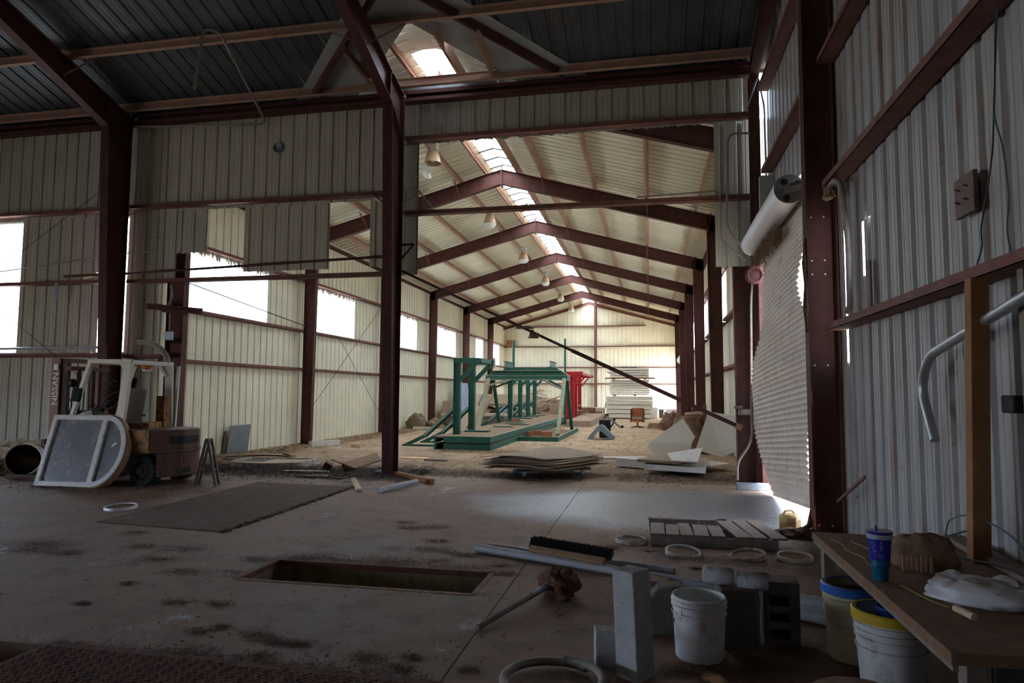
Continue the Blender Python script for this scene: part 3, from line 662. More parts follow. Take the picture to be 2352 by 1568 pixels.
for k in range(420):
    t = r_.random(); p = V((1.74 + r_.uniform(-.06, .06), 9.6 + 2.2 * t, 3.93 - r_.uniform(.0, .1))); b.bar(p, p + V((r_.uniform(-.05, .05), r_.uniform(-.1, .1), -r_.uniform(.05, .22))), .006, .006, (1, 0, 0))
one('nest_straw', b, 'straw', 'loose nest straw hanging below the white door barrel', 'nest', kind='stuff')
DF = T('roller_door', 'far roll-up door, closed and dark, behind the right-hand columns', 'door', (2.1, 40.3, 0))
b = B(); b.b2((2.09, 38.15, 0), (2.10, 42.45, 3.4)); DF.part('curtain', b, 'oxide_dark', world=True)
b = B(); b.cyl((1.88, 38.0, 3.62), (1.88, 42.5, 3.62), .22, n=24); DF.part('barrel', b, 'barrel_white', world=True)
b = B()
for dx, dz in ((.05, .1), (-.08, 0), (.02, -.05)): b.cyl((1.88 + dx, 37.98, 3.62 + dz), (1.88 + dx, 37.995, 3.62 + dz), .035, n=12); 
o = DF.part('hole_shade', b, 'black', world=True); o['kind'] = 'stuff'  # black discs painted on for the dark holes in the barrel end
b = B(); b.box((1.95, 38.3, 3.05), (.22, .3, .3)); DF.part('motor_box', b, 'barrel_end', world=True)

# ------------------------------------------------------------------ forklift
FK = T('forklift', 'rusty old forklift with white overhead guard, parked by the left column', 'forklift', (-9.0, 10.55, 0))
def F(name, b, m, **k): return FK.part(name, b, m, world=True, **k)
plan = [(-8.66, 10.0), (-8.2, 10.0), (-7.97, 10.13), (-7.84, 10.36), (-7.84, 10.74), (-7.97, 10.97), (-8.2, 11.1), (-8.66, 11.1)]
b = B(); b.prism([(x, y, .58) for x, y in plan], (0, 0, .36)); cw = F('counterweight', b, 'forklift_body', bev=.03)
b = B(); b.prism([(x * 1.0, y, .545) for x, y in [(-8.66, 9.985), (-8.2, 9.985), (-7.955, 10.12), (-7.825, 10.355), (-7.825, 10.745), (-7.955, 10.985), (-8.2, 11.115), (-8.66, 11.115)]], (0, 0, .05)); F('bumper_band', b, 'forklift_body', bev=.012)
lp = [(-8.10, 10.03), (-7.97, 10.13), (-7.86, 10.36), (-7.86, 10.74), (-7.97, 10.97), (-8.10, 11.07)]
b = B(); b.prism([(x, y, .14) for x, y in lp], (0, 0, .41)); F('lower_counterweight', b, 'forklift_body', bev=.02)
b = B(); b.box((-7.872, 10.55, .76), (.08, .38, .13)); b.box((-7.934, 10.265, .76), (.08, .22, .13), (0, 0, R(-29.5))); o = F('recess_shade', b, 'black'); o['kind'] = 'stuff'  # solid black boxes stand in for the shaded recess at the rear
b = B(); b.box((-7.866, 10.45, .42), (.03, .12, .17)); F('tail_lamp', b, 'lamp_red', label='dull red tail lamp')
b = B(); b.box((-7.868, 10.48, .24), (.03, .22, .09)); F('slot_shade', b, 'black')  # black box painted in for the dark of the slot
b = B(); b.b2((-8.66, 9.985, .585), (-8.22, 10.0, .93)); F('side_panel', b, 'forklift_orange')
b = B(); b.b2((-9.75, 10.01, .56), (-8.64, 11.09, .92)); F('hood', b, 'forklift_orange', bev=.02)
b = B(); b.b2((-9.75, 10.15, .2), (-8.1, 10.95, .56)); F('chassis', b, 'forklift_dark')
b = B(); b.b2((-10.05, 10.02, .30), (-9.6, 11.08, .62)); b.b2((-10.1, 10.1, .55), (-9.75, 11.0, .98)); F('front_cowl', b, 'forklift_body', bev=.02)
def wheel(x, y, r, w_):
    b = B(); prof = [(r * .55, -w_ / 2), (r * .93, -w_ / 2), (r, -w_ * .3), (r, w_ * .3), (r * .93, w_ / 2), (r * .55, w_ / 2), (r * .5, w_ * .3), (.02, w_ * .3)]
    b.lathe(prof, 28, (x, y, r), MX(((1, 0, 0), (0, 0, -1), (0, 1, 0)))); t_ = F('wheel', b, 'black_rubber')
    b = B()
    for k in range(22):
        a = k / 22 * 6.283; b.box((x + (r - .004) * math.cos(a), y, r + (r - .004) * math.sin(a)), (.035, w_ * .9, .03), (0, -a, 0))
    o = link('tread', b.mesh('tread'), 'black_rubber', t_); o.location = -FK.o.location; o['kind'] = 'stuff'
    b = B(); b.lathe([(.0, .0), (r * .5, .0), (r * .5, .03), (r * .3, .06), (.05, .05), (.04, .10), (0, .10)], 20, (x, y - w_ * .3, r), MX(((1, 0, 0), (0, 0, -1), (0, 1, 0))))
    o = link('hub', b.mesh('hub'), 'forklift_dark', t_); o.location = -FK.o.location
wheel(-8.36, 10.12, .25, .2); wheel(-8.36, 10.98, .25, .2); wheel(-9.7, 10.08, .31, .24); wheel(-9.7, 11.02, .31, .24)
def leg(p, q, w_, d_, m='forklift_white'): b = B(); b.bar(p, q, w_, d_, (0, 1, 0)); F('guard_leg', b, m, bev=.008)
leg((-8.84, 10.03, .9), (-8.72, 10.05, 2.08), .16, .06); leg((-8.70, 11.06, .9), (-8.73, 11.05, 2.05), .15, .06)
leg((-9.86, 10.03, .95), (-9.48, 10.04, 2.08), .07, .07); leg((-9.86, 11.06, .95), (-9.48, 11.05, 2.06), .07, .07)
b = B(); b.bar((-8.60, 11.09, .9), (-8.56, 11.09, 2.05), .05, .04, (0, 1, 0)); F('guard_leg', b, 'forklift_white')
for p, q in (((-9.52, 10.04, 2.10), (-8.66, 10.04, 2.09)), ((-9.52, 11.05, 2.10), (-8.66, 11.05, 2.09)), ((-9.50, 10.04, 2.09), (-9.50, 11.05, 2.09)), ((-8.68, 10.04, 2.08), (-8.68, 11.05, 2.08))):
    b = B(); b.bar(p, q, .07, .075); F('guard_rail', b, 'forklift_white', bev=.006)
for k in range(4): b = B(); b.bar((-9.33 + .17 * k, 10.05, 2.10), (-9.33 + .17 * k, 11.04, 2.10), .03, .05); F('guard_slat', b, 'forklift_white')
for y in (10.09, 11.0): b = B(); b.bar((-8.74, y, 1.86), (-8.9, y, 2.06), .05, .05, (0, 1, 0)); F('gusset', b, 'forklift_white')
b = B(); b.lathe([(.0, -.06), (.10, -.06), (.10, -.02), (.085, .03), (.0, .04)], 18, (-8.84, 10.62, 2.03)); F('beacon', b, 'amber', label='amber warning lamp under the guard')
b = B(); b.lathe([(.0, -.09), (.08, -.09), (.085, -.06), (.10, -.06)], 18, (-8.84, 10.62, 2.03)); F('beacon_base', b, 'sign_white')
b = B(); b.box((-8.74, 10.98, 1.42), (.10, .08, .16)); F('mirror_box', b, 'steel_grey', bev=.01)
# seat
b = B(); b.box((-9.03, 10.52, 1.33), (.14, .50, .62), (0, R(8), 0)); F('seat_back', b, 'seat_vinyl', bev=.06)
b = B(); b.box((-9.22, 10.52, 1.06), (.46, .48, .13), (0, R(-4), 0)); F('seat', b, 'seat_vinyl', bev=.04)
for y in (10.40, 10.66): b = B(); b.tube(bend([(-9.11, y, 1.58), (-9.13, y, 1.3), (-9.2, y + .02, 1.12), (-9.0, y + .16, 1.15)], .1), .018, 6); F('seat_belt', b, 'chair_dark')
b = B(); b.b2((-9.35, 10.25, .92), (-8.78, 10.85, 1.0)); F('seat_base', b, 'forklift_dark')
b = B(); b.box((-8.63, 10.42, .99), (.30, .52, .11), (R(0), 0, R(16))); F('battery_tray', b, 'forklift_orange', bev=.01, label='rusty tray on the rear deck')
b = B(); b.b2((-8.78, 10.82, .94), (-8.62, 11.0, 1.5)); F('rear_panel', b, 'forklift_orange')
# dash, steering wheel, levers
b = B(); b.box((-9.72, 10.45, 1.16), (.24, .36, .20), (0, R(-24), 0)); F('dash', b, 'olive_dash', bev=.02)
b = B(); b.box((-9.66, 10.18, 1.14), (.14, .22, .15), (R(10), R(-20), R(10))); F('lever_box', b, 'sign_white', bev=.01)
Ms = Euler((0, R(-52), 0)).to_matrix(); c = V((-9.42, 10.50, 1.42)); ring = [c + Ms @ V((.19 * math.cos(a / 28 * 6.283), .19 * math.sin(a / 28 * 6.283), 0)) for a in range(29)]
b = B(); b.tube(ring, .018, 8, False); F('steering_wheel', b, 'seat_vinyl')
b = B(); 
for a in (.3, 2.4, 4.5): b.bar(c, c + Ms @ V((.18 * math.cos(a), .18 * math.sin(a), 0)), .03, .012)
b.cyl(c, (-9.70, 10.50, 1.16), .03, n=10); F('steering_column', b, 'black_rubber')
for k in range(3): b = B(); b.tube([(-9.68, 10.22 + .07 * k, 1.2), (-9.6, 10.24 + .07 * k, 1.36)], .009, 6); F('lever', b, 'black')
# mast
for y, nm in ((10.12, 1), (10.98, 0)):
    b = B(); b.box((-10.22, y, 1.15), (.17, .10, 2.0)); mr = F('mast_rail', b, 'forklift_red')
    b = B(); b.box((-10.06, y + .02, 1.10), (.10, .07, 1.95)); F('mast_inner_rail', b, 'forklift_dark')
    if nm: text(FK.o, 'NISSAN', .17, 'sign_white', (-10.20 + 9.0, 10.063 - 10.55, 1.62), (R(90), R(-90), 0), ext=.002); pass
b = B(); b.box((-10.20, 10.055, 2.0), (.09, .012, .10)); b.box((-10.20, 10.050, 2.0), (.04, .012, .05)); F('emblem', b, 'sign_white')
for z, x in ((2.12, -10.15), (1.98, -10.0), (1.2, -10.15), (.45, -10.15)): b = B(); b.b2((x - .05, 10.1, z - .035), (x + .05, 11.0, z + .035)); F('mast_crossbar', b, 'forklift_body')
for y in (10.4, 10.72): b = B(); b.cyl((-10.05, y, .3), (-10.05, y, 1.95), .035, n=12); F('lift_cylinder', b, 'forklift_dark')
for y in (10.5, 10.62):
    b = B(); b.tube([(-10.03, y, .4), (-10.03, y, 2.0)], .012, 5); F('lift_chain', b, 'forklift_dark')
b = B(); b.b2((-10.42, 10.05, .25), (-10.34, 11.05, .34)); b.b2((-10.42, 10.05, .65), (-10.34, 11.05, .74)); F('fork_carriage', b, 'forklift_dark')
for y in (10.25, 10.85): b = B(); b.b2((-11.3, y - .05, .05), (-10.34, y + .05, .09)); b.b2((-10.42, y - .05, .05), (-10.36, y + .05, .75)); F('fork', b, 'forklift_dark', bev=.006)
for (x, y, z) in ((-9.62, 9.92, 1.52), (-9.55, 11.1, 1.72)):
    b = B(); b.box((x, y, z), (.16, .05, .24), (0, R(8), R(20))); F('mirror', b, 'black', bev=.02)
for y in (10.1, 11.0): b = B(); b.lathe([(.0, .0), (.075, .0), (.075, .05), (.03, .09)], 16, (-9.9, y, 1.72), MX(((0, 0, 1), (0, 1, 0), (-1, 0, 0)))); F('work_lamp', b, 'black')
text(FK.o, 'NISSAN', .085, 'forklift_dark', (-7.90 + 9, 10.50 - 10.55 - .12, .885), (R(90), 0, R(68)), ext=.004)

# ------------------------------------------------------------------ arched window unit leaning on the forklift
WU = T('arched_window', 'white framed window unit with a half round end, leaning on the forklift', 'window', (-10.05, 9.62, .0), rot=(R(-17), R(0), R(2)))
H = 1.22; W0 = 1.02; th = .09
def fbar(p, q, w_=.085, m='window_white', nm='frame_bar'): b = B(); b.bar((p[0], 0, p[1]), (q[0], 0, q[1]), th, w_, (0, 0, 1) if abs(p[1] - q[1]) < .1 else (1, 0, 0)); return WU.part(nm, b, m, bev=.012)
fbar((0, .045), (W0 + .05, .045)); fbar((0, H - .045), (W0 + .05, H - .045)); fbar((.045, .0), (.045, H)); fbar((W0, .05), (W0, H - .05), .10, nm='mullion')
b = B(); pts = [(W0 + .02 + .44 * math.sin(a / 18 * math.pi), 0, H / 2 - (H / 2 - .045) * math.cos(a / 18 * math.pi)) for a in range(19)]
for p, q in zip(pts, pts[1:]):
    d = V(q) - V(p); b.bar(V(p) - d * .08, V(q) + d * .08, th, .085, V((d.z, 0, -d.x)))
WU.part('arch_frame', b, 'window_white', bev=.006)
b = B(); q = [(W0 + .02 + .44 * math.sin(a / 18 * math.pi), .035, H / 2 - (H / 2 - .045) * math.cos(a / 18 * math.pi)) for a in range(19)]
for p, q2 in zip(q, q[1:]):
    d = V(q2) - V(p); n = V((d.z, 0, -d.x)).normalized(); b.bar(V(p) + n * .045 - d * .08, V(q2) + n * .045 + d * .08, .12, .03, n)
WU.part('arch_casing', b, 'wood', label='raw wood casing round the arched end')
b = B(); b.b2((.08, -.004, .08), (W0 - .04, .004, H - .08)); WU.part('pane', b, 'dirty_glass')
b = B(); b.prism([(W0 + .05 + (.38) * math.sin(a / 14 * math.pi), -.004, H / 2 - (H / 2 - .08) * math.cos(a / 14 * math.pi)) for a in range(15)], (0, .008, 0)); WU.part('pane', b, 'dirty_glass')
b = B(); b.box((1.28, -.012, .72), (.10, .004, .035), (0, R(-40), 0)); WU.part('sticker', b, 'sign_white')

# ------------------------------------------------------------------ left side clutter
HT = T('hand_truck', 'blue steel hand truck with black loop handle, left of the leaning window', 'hand truck', (-10.95, 10.95, 0), rz=R(-12))
for x in (-.15, .15):
    b = B(); b.bar((x, 0, .1), (x, .10, 1.28), .045, .06, (0, 1, 0)); HT.part('rail', b, 'dolly_blue')
    b = B(); b.cyl((x - .12 if x < 0 else x + .03, .12, .13), (x - .03 if x < 0 else x + .12, .12, .13), .13, n=20); HT.part('wheel', b, 'black_rubber')
b = B(); b.tube(bend([(-.15, .09, 1.2), (-.15, .1, 1.42), (.15, .1, 1.42), (.15, .09, 1.2)], .1), .014, 8); HT.part('handle', b, 'black')
for z in (.42, .75, 1.05): b = B(); b.tube([(-.15, .05, z), (.15, .05, z)], .012, 6); HT.part('crossbar', b, 'black')
b = B(); b.b2((-.22, -.26, 0), (.22, .0, .015)); HT.part('toe_plate', b, 'steel_grey')
DM = T('drum', 'white plastic drum lying on its side, black inside, at the left edge', 'drum', (-11.45, 10.75, .29), rot=(R(-6), 0, R(38)))
Mx = MX(((1, 0, 0), (0, 0, -1), (0, 1, 0)))
b = B(); b.lathe([(.27, .0), (.285, .02), (.29, -.2), (.30, -.22), (.29, -.24), (.29, -.6), (.28, -.82), (.0, -.85)], 32, (0, -.3, 0), Mx); DM.part('shell', b, 'plastic_white')
b = B(); b.lathe([(.268, .0), (.275, -.3), (.27, -.78), (.0, -.8)], 32, (0, -.3, 0), Mx); DM.part('lining', b, 'black')
for i, (x, y, s, m, l) in enumerate(((-12.2, 11.2, (.9, .5, .42), 'tarp', 'brown dusty tarpaulin heap behind the white drum'), (-11.7, 11.5, (.55, .4, .30), 'tarp_dark', 'dark crumpled tarpaulin lying against the brown tarpaulin'), (-12.6, 10.5, (.6, .5, .26), 'tarp', 'low dusty sack at the left edge of the floor'))):
    b = lump(*s, 20 + i, 16, .45, .3); moved(b, (x, y, 0)); one('tarpaulin', b, m, l, 'tarpaulin')
SH = T('trestle', 'dark folding trestle standing right of the forklift', 'trestle', (-7.42, 10.45, 0), rz=R(14))
for y in (-.08, .08):
    for s in (-1, 1): b = B(); b.bar((s * .17, y, 0), (s * .015, y, .76), .035, .045, (0, 1, 0)); SH.part('leg', b, 'chair_dark')
b = B(); b.bar((0, -.11, .76), (0, .11, .76), .05, .05); SH.part('top_bar', b, 'chair_dark')
for s in (-1, 1): b = B(); b.bar((s * .115, -.08, .26), (s * .115, .08, .26), .03, .02); SH.part('crossbar', b, 'chair_dark')
# arched frame lying on the floor
LF = T('window_frame', 'second arched window frame lying flat on the litter', 'window', (-7.85, 12.9, 0), rz=R(4))
pts = [(-.78, .9), (-.78, .15)] + [(-.78 * math.cos(a / 12 * math.pi), .15 - .42 * math.sin(a / 12 * math.pi)) for a in range(1, 12)] + [(.78, .15), (.78, .9), (-.78, .9)]
for p, q in zip(pts, pts[1:]):
    pass
b = B()
for p, q in zip(pts, pts[1:]):
    d = V((q[0] - p[0], q[1] - p[1], 0)); b.bar(V((*p, .07)) - d.normalized() * .02, V((*q, .07)) + d.normalized() * .02, .08, .14)
LF.part('frame', b, 'lid_dusty')
b = B(); b.prism([(x * .95, y * .97 + .01, .10) for x, y in pts[:-1]], (0, 0, .012)); LF.part('panel', b, 'hardboard')
b = B(); b.box((-.42, .55, .114), (.5, .5, .004)); LF.part('hole_shade', b, 'black')  # black patch laid on the panel for a dark opening
# cardboard and boards by the centre column
for i, (p, d, rot, m, nm, l, c) in enumerate((
    ((-5.75, 13.0, .16), (.75, .5, .02), (R(14), R(-16), R(30)), 'kraft', 'cardboard', 'crumpled brown cardboard sheet propped left of the centre column', 'cardboard'),
    ((-5.95, 12.75, .10), (.5, .4, .02), (R(-20), R(12), R(-20)), 'kraft', 'cardboard', 'torn folded cardboard flap below the propped cardboard', 'cardboard'),
    ((-6.35, 12.75, .14), (.16, .12, .13), (R(10), R(30), R(20)), 'oxide_dark', 'scrap_bracket', 'dark rusty bracket left of the crumpled cardboard', 'bracket'),
    ((-5.15, 12.9, .05), (.45, .25, .03), (0, R(-4), R(25)), 'wrap_blue', 'scrap_sheet', 'pale blue scrap sheet at the foot of the centre column', 'sheet'),
    ((-6.6, 12.35, .04), (.9, .10, .05), (0, 0, R(6)), 'window_white', 'trim_board', 'pale trim board lying left of the cardboard', 'board'),
    ((-6.3, 11.95, .02), (.8, .16, .02), (0, 0, R(3)), 'wood_light', 'thin_board', 'thin pale board flat on the black litter', 'board'),
    ((-6.0, 11.7, .025), (.9, .06, .02), (0, 0, R(-2)), 'tarp_dark', 'dark_lath', 'dark lath lying in front of the litter', 'board'),
    ((-9.0, 15.3, .05), (1.1, .12, .05), (0, 0, R(5)), 'wood_light', 'plank', 'tan plank on the hall floor left of the white block', 'board'),
    ((-8.9, 14.9, .03), (.8, .3, .02), (0, 0, R(-8)), 'kraft', 'plywood_scrap', 'plywood scrap nearest the tan plank', 'board'),
    ((-10.0, 15.2, .03), (1.3, .35, .02), (0, 0, R(10)), 'hardboard', 'plywood_scrap', 'brown board scrap beside the left hall wall', 'board'),
    ((-9.31, 18.45, .1), (.98, .16, .17), (0, 0, R(62)), 'board_white', 'beam', 'short white beam on the floor at the second left column', 'beam'),
    ((-8.26, 18.3, .05), (.26, .12, .1), (0, 0, R(8)), 'wood_light', 'wood_block', 'small tan block alone on the hall floor', 'block'),
    ((-4.90, 10.9, .03), (.09, 1.45, .05), (0, 0, R(28)), 'wood_light', 'stick', 'pale wooden stick in front of the centre column', 'stick'),
    ((-4.22, 11.86, .05), (.1, 1.35, .09), (0, 0, R(48)), 'stud_wood', 'lumber', 'brown lumber offcut against the foot of the centre column', 'lumber'),
    ((.25, 14.35, .06), (.16, .1, .12), (0, 0, R(10)), 'wood', 'wood_block', 'small brown block before the white boards', 'block'),
    ((-4.9, 15.3, .03), (.55, .14, .03), (0, 0, R(-6)), 'wood_old', 'wood_scrap', 'dark wood scrap right behind the centre column', 'board'))):
    b = B(); b.box(p, d, rot); zmin = min(v.z for v in b.v); b.v = [v + V((0, 0, .002 - zmin)) for v in b.v]; one(nm, b, m, l, c, bev=.004)
b = B(); b.tube(bend([(-4.22, 10.3, .03), (-4.1, 10.6, .06), (-3.98, 11.36, .05)], .2), .04, 10); one('bent_pipe', b, 'pvc', 'bent grey pipe lying right of the centre column', 'pipe')
b = B(); b.tube([(-9.0 + .75 * math.cos(a / 30 * 7.5), 14.5 + .7 * math.sin(a / 30 * 7.5), .02 + .002 * a) for a in range(31)], .014, 6); one('hose', b, 'black', 'thin black hose in loops behind the flat window frame', 'hose')
b = B(); b.box((-10.42, 15.9, .36), (.02, .9, .72), (0, R(6), 0)); one('metal_sheet', b, 'steel_grey', 'grey metal sheet leaning on the left hall wall', 'sheet')
b = B(); b.box((-10.4, 15.25, .3), (.03, .1, .6), (0, R(6), 0)); one('dark_board', b, 'chair_dark', 'dark narrow board beside the grey metal sheet', 'board')
# extinguisher sign on the left column
SG = T('extinguisher_sign', 'red and white fire extinguisher arrow sign on the left column', 'sign', (-11.30, 12.28, 1.75))
b = B(); b.b2((-.075, -.006, 0), (.075, 0, .80)); SG.part('plate', b, 'sign_white')
b = B(); b.b2((-.065, -.010, .01), (.065, -.005, .60)); b.b2((-.065, -.010, .61), (.065, -.005, .79)); SG.part('red_field', b, 'sign_red')
text(SG.o, 'FIRE', .062, 'sign_white', (0, -.012, .70), (R(90), 0, 0)); text(SG.o, 'EXTINGUISHER', .062, 'sign_white', (0, -.012, .37), (R(90), R(90), 0))
b = B(); b.prism([(-.055, -.012, .10), (.055, -.012, .10), (0, -.012, .025)], (0, -.002, 0)); b.b2((-.02, -.014, .10), (.02, -.012, .16)); SG.part('arrow', b, 'sign_white')
b = B(); b.b2((-.07, -.004, -.45), (.07, 0, -.12)); SG.part('lower_plate', b, 'sign_red')
# wall fittings, left
b = B(); b.box((-10.2, 12.86, 2.78), (.16, .10, .20)); one('junction_box', b, 'steel_grey', 'grey junction box on the sheeting above the forklift', 'box', bev=.01)
b = B(); b.tube(bend([(-10.2, 12.86, 2.9), (-10.2, 12.86, 3.6), (-10.2, 12.87, 3.75)], .1), .02, 8); one('conduit_drop', b, 'conduit_dirty', 'short conduit rising from the grey junction box', 'conduit')
b = B(); b.tube(bend([(-10.75, 12.6, 2.62), (-10.3, 12.55, 2.6), (-9.95, 12.5, 2.35), (-9.9, 12.5, 2.0)], .35), .06, 12); one('hose', b, 'conduit_dirty', 'bent metal exhaust hose above the forklift', 'hose')
b = B(); b.tube(bend([(-9.72, 12.6, .0), (-9.72, 12.6, 2.2)], .1), .035, 8); one('pipe', b, 'chair_dark', 'dark vertical pipe behind the forklift guard', 'pipe')
b = B(); b.tube([(-12.7, 12.6, 4.11), (-11.7, 12.62, 4.13)], .03, 8); b.tube([(-11.2, 12.62, 4.13), (-5.1, 12.6, 4.30)], .028, 8); one('long_pipe', b, 'oxide_dark', 'long thin brown pipe lying along the middle girt', 'pipe')
b = B(); b.tube([(-17.6, 12.6, 4.0), (-13.5, 12.6, 4.35), (-11.6, 12.6, 4.55), (-10.35, 12.62, 4.62)], .012, 6); one('thin_rod', b, 'conduit_dirty', 'thin grey rod sagging across the left windows', 'rod')
b = B(); b.tube([(-17.6, 12.62, 2.50), (-11.45, 12.62, 2.53)], .028, 8); one('grey_pipe', b, 'conduit', 'grey pipe lying on the lower left girt', 'pipe')
b = B(); b.box((-12.95, 12.66, 3.77), (.07, .04, .42)); one('bracket', b, 'steel_grey', 'short grey bracket hanging below the left girt', 'bracket')
b = B(); b.box((-12.05, 12.64, 4.12), (.34, .08, .07), (0, R(-12), 0)); one('wood_offcut', b, 'wood_light', 'pale offcut lying on the girt near the left column', 'board')
b = B(); b.bar((-10.65, 12.7, 3.42), (-9.55, 13.05, 3.33), .06, .12); b.bar((-10.3, 12.75, 3.34), (-9.8, 12.9, 3.28), .05, .1); one('loose_girt', b, 'oxide', 'loose red girt sticking out above the forklift', 'girt')
b = B(); b.tube(bend([(-10.2, 12.84, 3.9), (-10.12, 12.82, 3.65), (-10.2, 12.8, 3.45)], .2), .025, 8); one('pipe_stub', b, 'conduit_dirty', 'bent pipe stub hanging under the girt near the hall', 'pipe')
b = B(); b.tube(bend([(-7.34, 9.6, 6.59), (-7.44, 9.9, 7.80), (-7.20, 10.0, 7.76), (-7.73, 12.0, 7.38), (-7.84, 12.5, 7.24), (-7.99, 12.58, 7.22), (-11.08, 12.6, 7.40)], .14), .026, 8); one('bent_conduit', b, 'conduit_dirty', 'bent conduit hanging loose from the dark roof at upper left', 'conduit')
b = B(); b.lathe([(.0, .0), (.10, .0), (.115, .01), (.115, .03), (.10, .04)], 24, (-7.75, 12.89, 6.80), MX(((1, 0, 0), (0, 0, -1), (0, 1, 0)))); one('vent_disc', b, 'steel_grey', 'grey disc standing in for a round see-through vent high on the partition wall', 'vent')  # disc added where the wall has a see-through opening
def cable(pts, r, m, l, nm='brace_cable', cat='cable', n=5):
    b = B(); b.tube(pts, r, n); return one(nm, b, m, l, cat)
cable([(-16.6, 12.5, 2.9), (-11.4, 12.5, 6.2)], .007, 'wire', 'thin brace cable rising to the left column top'); cable([(-15.0, 12.5, 3.9), (-10.3, 12.3, .8)], .007, 'wire', 'thin brace cable falling behind the forklift mast')
cable([(-10.2, 13.2, 4.05), (-10.2, 19.0, 3.55)], .014, 'wire', 'dark cable sagging across the first hall window')
cable([(-10.35, 19.3, .9), (-10.35, 25.0, 4.9)], .008, 'wire', 'brace cable rising to the right on the left hall wall'); cable([(-10.35, 19.3, 4.9), (-10.35, 25.0, .8)], .008, 'wire', 'brace cable falling to the right on the left hall wall')

# ------------------------------------------------------------------ long pole across the opening
PL = T('long_pole', 'long dark pole slanting across the hall opening', 'pole', (1.5, 12.55, 1.05))
p0, p1, p2 = V((-4.75, 12.5, 3.97)), V((-1.4, 12.5, 2.38)), V((1.52, 12.5, 1.03))
b = B(); b.bar(p0, p1, .05, .05); PL.part('boom', b, 'chair_dark', world=True)
b = B(); b.bar(p1, p2, .062, .07); PL.part('outer_boom', b, 'oxide_dark', world=True)
b = B(); b.bar(p2 - V((.04, 0, -.02)), p2 + V((.06, 0, -.03)), .09, .10); PL.part('end_fitting', b, 'oxide_dusty', world=True)
b = lump(.10, .07, .13, 5, 10, .5); moved(b, (-2.12, 12.5, 2.62)); PL.part('mud_nest', b, 'dusty_brown', world=True, label='grey mud nest clinging to the pole')
b = lump(.16, .05, .06, 8, 10, .5); moved(b, (-2.3, 12.5, 2.80)); PL.part('mud_nest', b, 'dusty_brown', world=True)
b = B(); b.tube([(-4.9, 12.62, 4.52), (-4.56, 12.62, 4.53)], .02, 6); b.tube([(-4.9, 12.62, 4.15), (-4.56, 12.62, 4.53)], .018, 6); one('wall_bracket', b, 'black', 'small black triangular bracket on the strip beside the centre column', 'bracket')
b = B(); b.tube(bend([(-4.62, 12.7, 5.72), (-4.5, 12.7, 5.62), (-4.25, 12.7, 5.32)], .1), .02, 6); b.tube([(-4.78, 12.7, 5.7), (-4.78, 12.7, 4.2)], .01, 6); one('cable_tail', b, 'conduit_dirty', 'grey cable end poking out beside the centre column', 'cable')

# ------------------------------------------------------------------ pendant lamps
LZ = 8.05; base = None
for k, y in enumerate((16.3, 22.7, 29.2, 35.7, 42.1, 48.0)):
    lb = ('nearest bell lamp, its cracked lens hanging open', 'second bell lamp in the row, under the second bay', 'third bell lamp in the row from the front', 'fourth bell lamp in the row from the front', 'fifth bell lamp, last but one before the end wall', 'last bell lamp, in front of the end wall gable')[k]
    if k < 2:
        t = T('pendant_lamp', 'dusty tan ' + lb, 'lamp', (-5.42, y, 7.42), group='bell lamps under the hall roof')
        b = B(); b.box((0, 0, .50), (.26, .20, .22)); t.part('ballast', b, 'white_metal', bev=.02)
        b = B(); b.lathe([(.05, .40), (.12, .38), (.17, .28), (.20, .14), (.205, .08), (.225, .07), (.225, .05)], 26); t.part('shade', b, 'lamp_shade')
        b = B(); b.tube([(0, 0, .6), (0, 0, .72)], .02, 6); t.part('hanger', b, 'conduit')
        if k == 0:
            b = B(); b.lathe([(.0, .1), (.04, .10), (.055, .16), (.05, .24), (.03, .3)], 14); t.part('bulb', b, 'lamp_glass')
            b = B(); b.lathe([(.22, .0), (.18, -.09), (.12, -.14), (.0, -.15)], 24); b.v = [Euler((R(0), R(72), 0)).to_matrix() @ v + V((-.13, 0, -.12)) for v in b.v]; t.part('lens', b, 'lamp_glass', label='open dusty lens hanging by its hinge')
        else:
            b = B(); b.lathe([(.22, .05), (.20, -.02), (.13, -.09), (.0, -.10)], 24); t.part('lens', b, 'lamp_glass'); base = t.o
    else:
        c = copy_tree(base); c.location = (-5.42, y, 7.42); c['label'] = 'dusty tan ' + lb
# ------------------------------------------------------------------ green steel stand
GS = T('green_steel_stand', 'green steel stand with six posts and brackets on a long low base', 'machine', (-4.9, 18.2, 0))
def G(name, b, m='green', **k): return GS.part(name, b, m, world=True, **k)
bx0, bx1, by0, by1 = -5.62, -4.28, 18.2, 38.5
for z0, z1 in ((.0, .17), (.205, .38)):
    b = B(); b.b2((bx0, by0, z0), (bx1, by0 + .06, z1)); G('front_beam', b)
    b = B(); b.b2((bx1 - .06, by0 + .06, z0), (bx1, by1, z1)); G('side_beam', b)
    b = B(); b.b2((bx0 - .3, by0 + .06, z0), (bx0 - .24, by1, z1)); G('side_beam', b)
b = B(); b.b2((bx0 + .02, by0 + .05, .165), (bx1 - .02, by0 + .1, .21)); G('gap_shade_strip', b, 'oxide_dark')  # dark strip painted in for the shaded gap between the stacked beams
b = B(); b.b2((bx0 - .28, by0 + .06, .33), (bx1 - .06, by1, .375)); G('deck', b, 'straw')
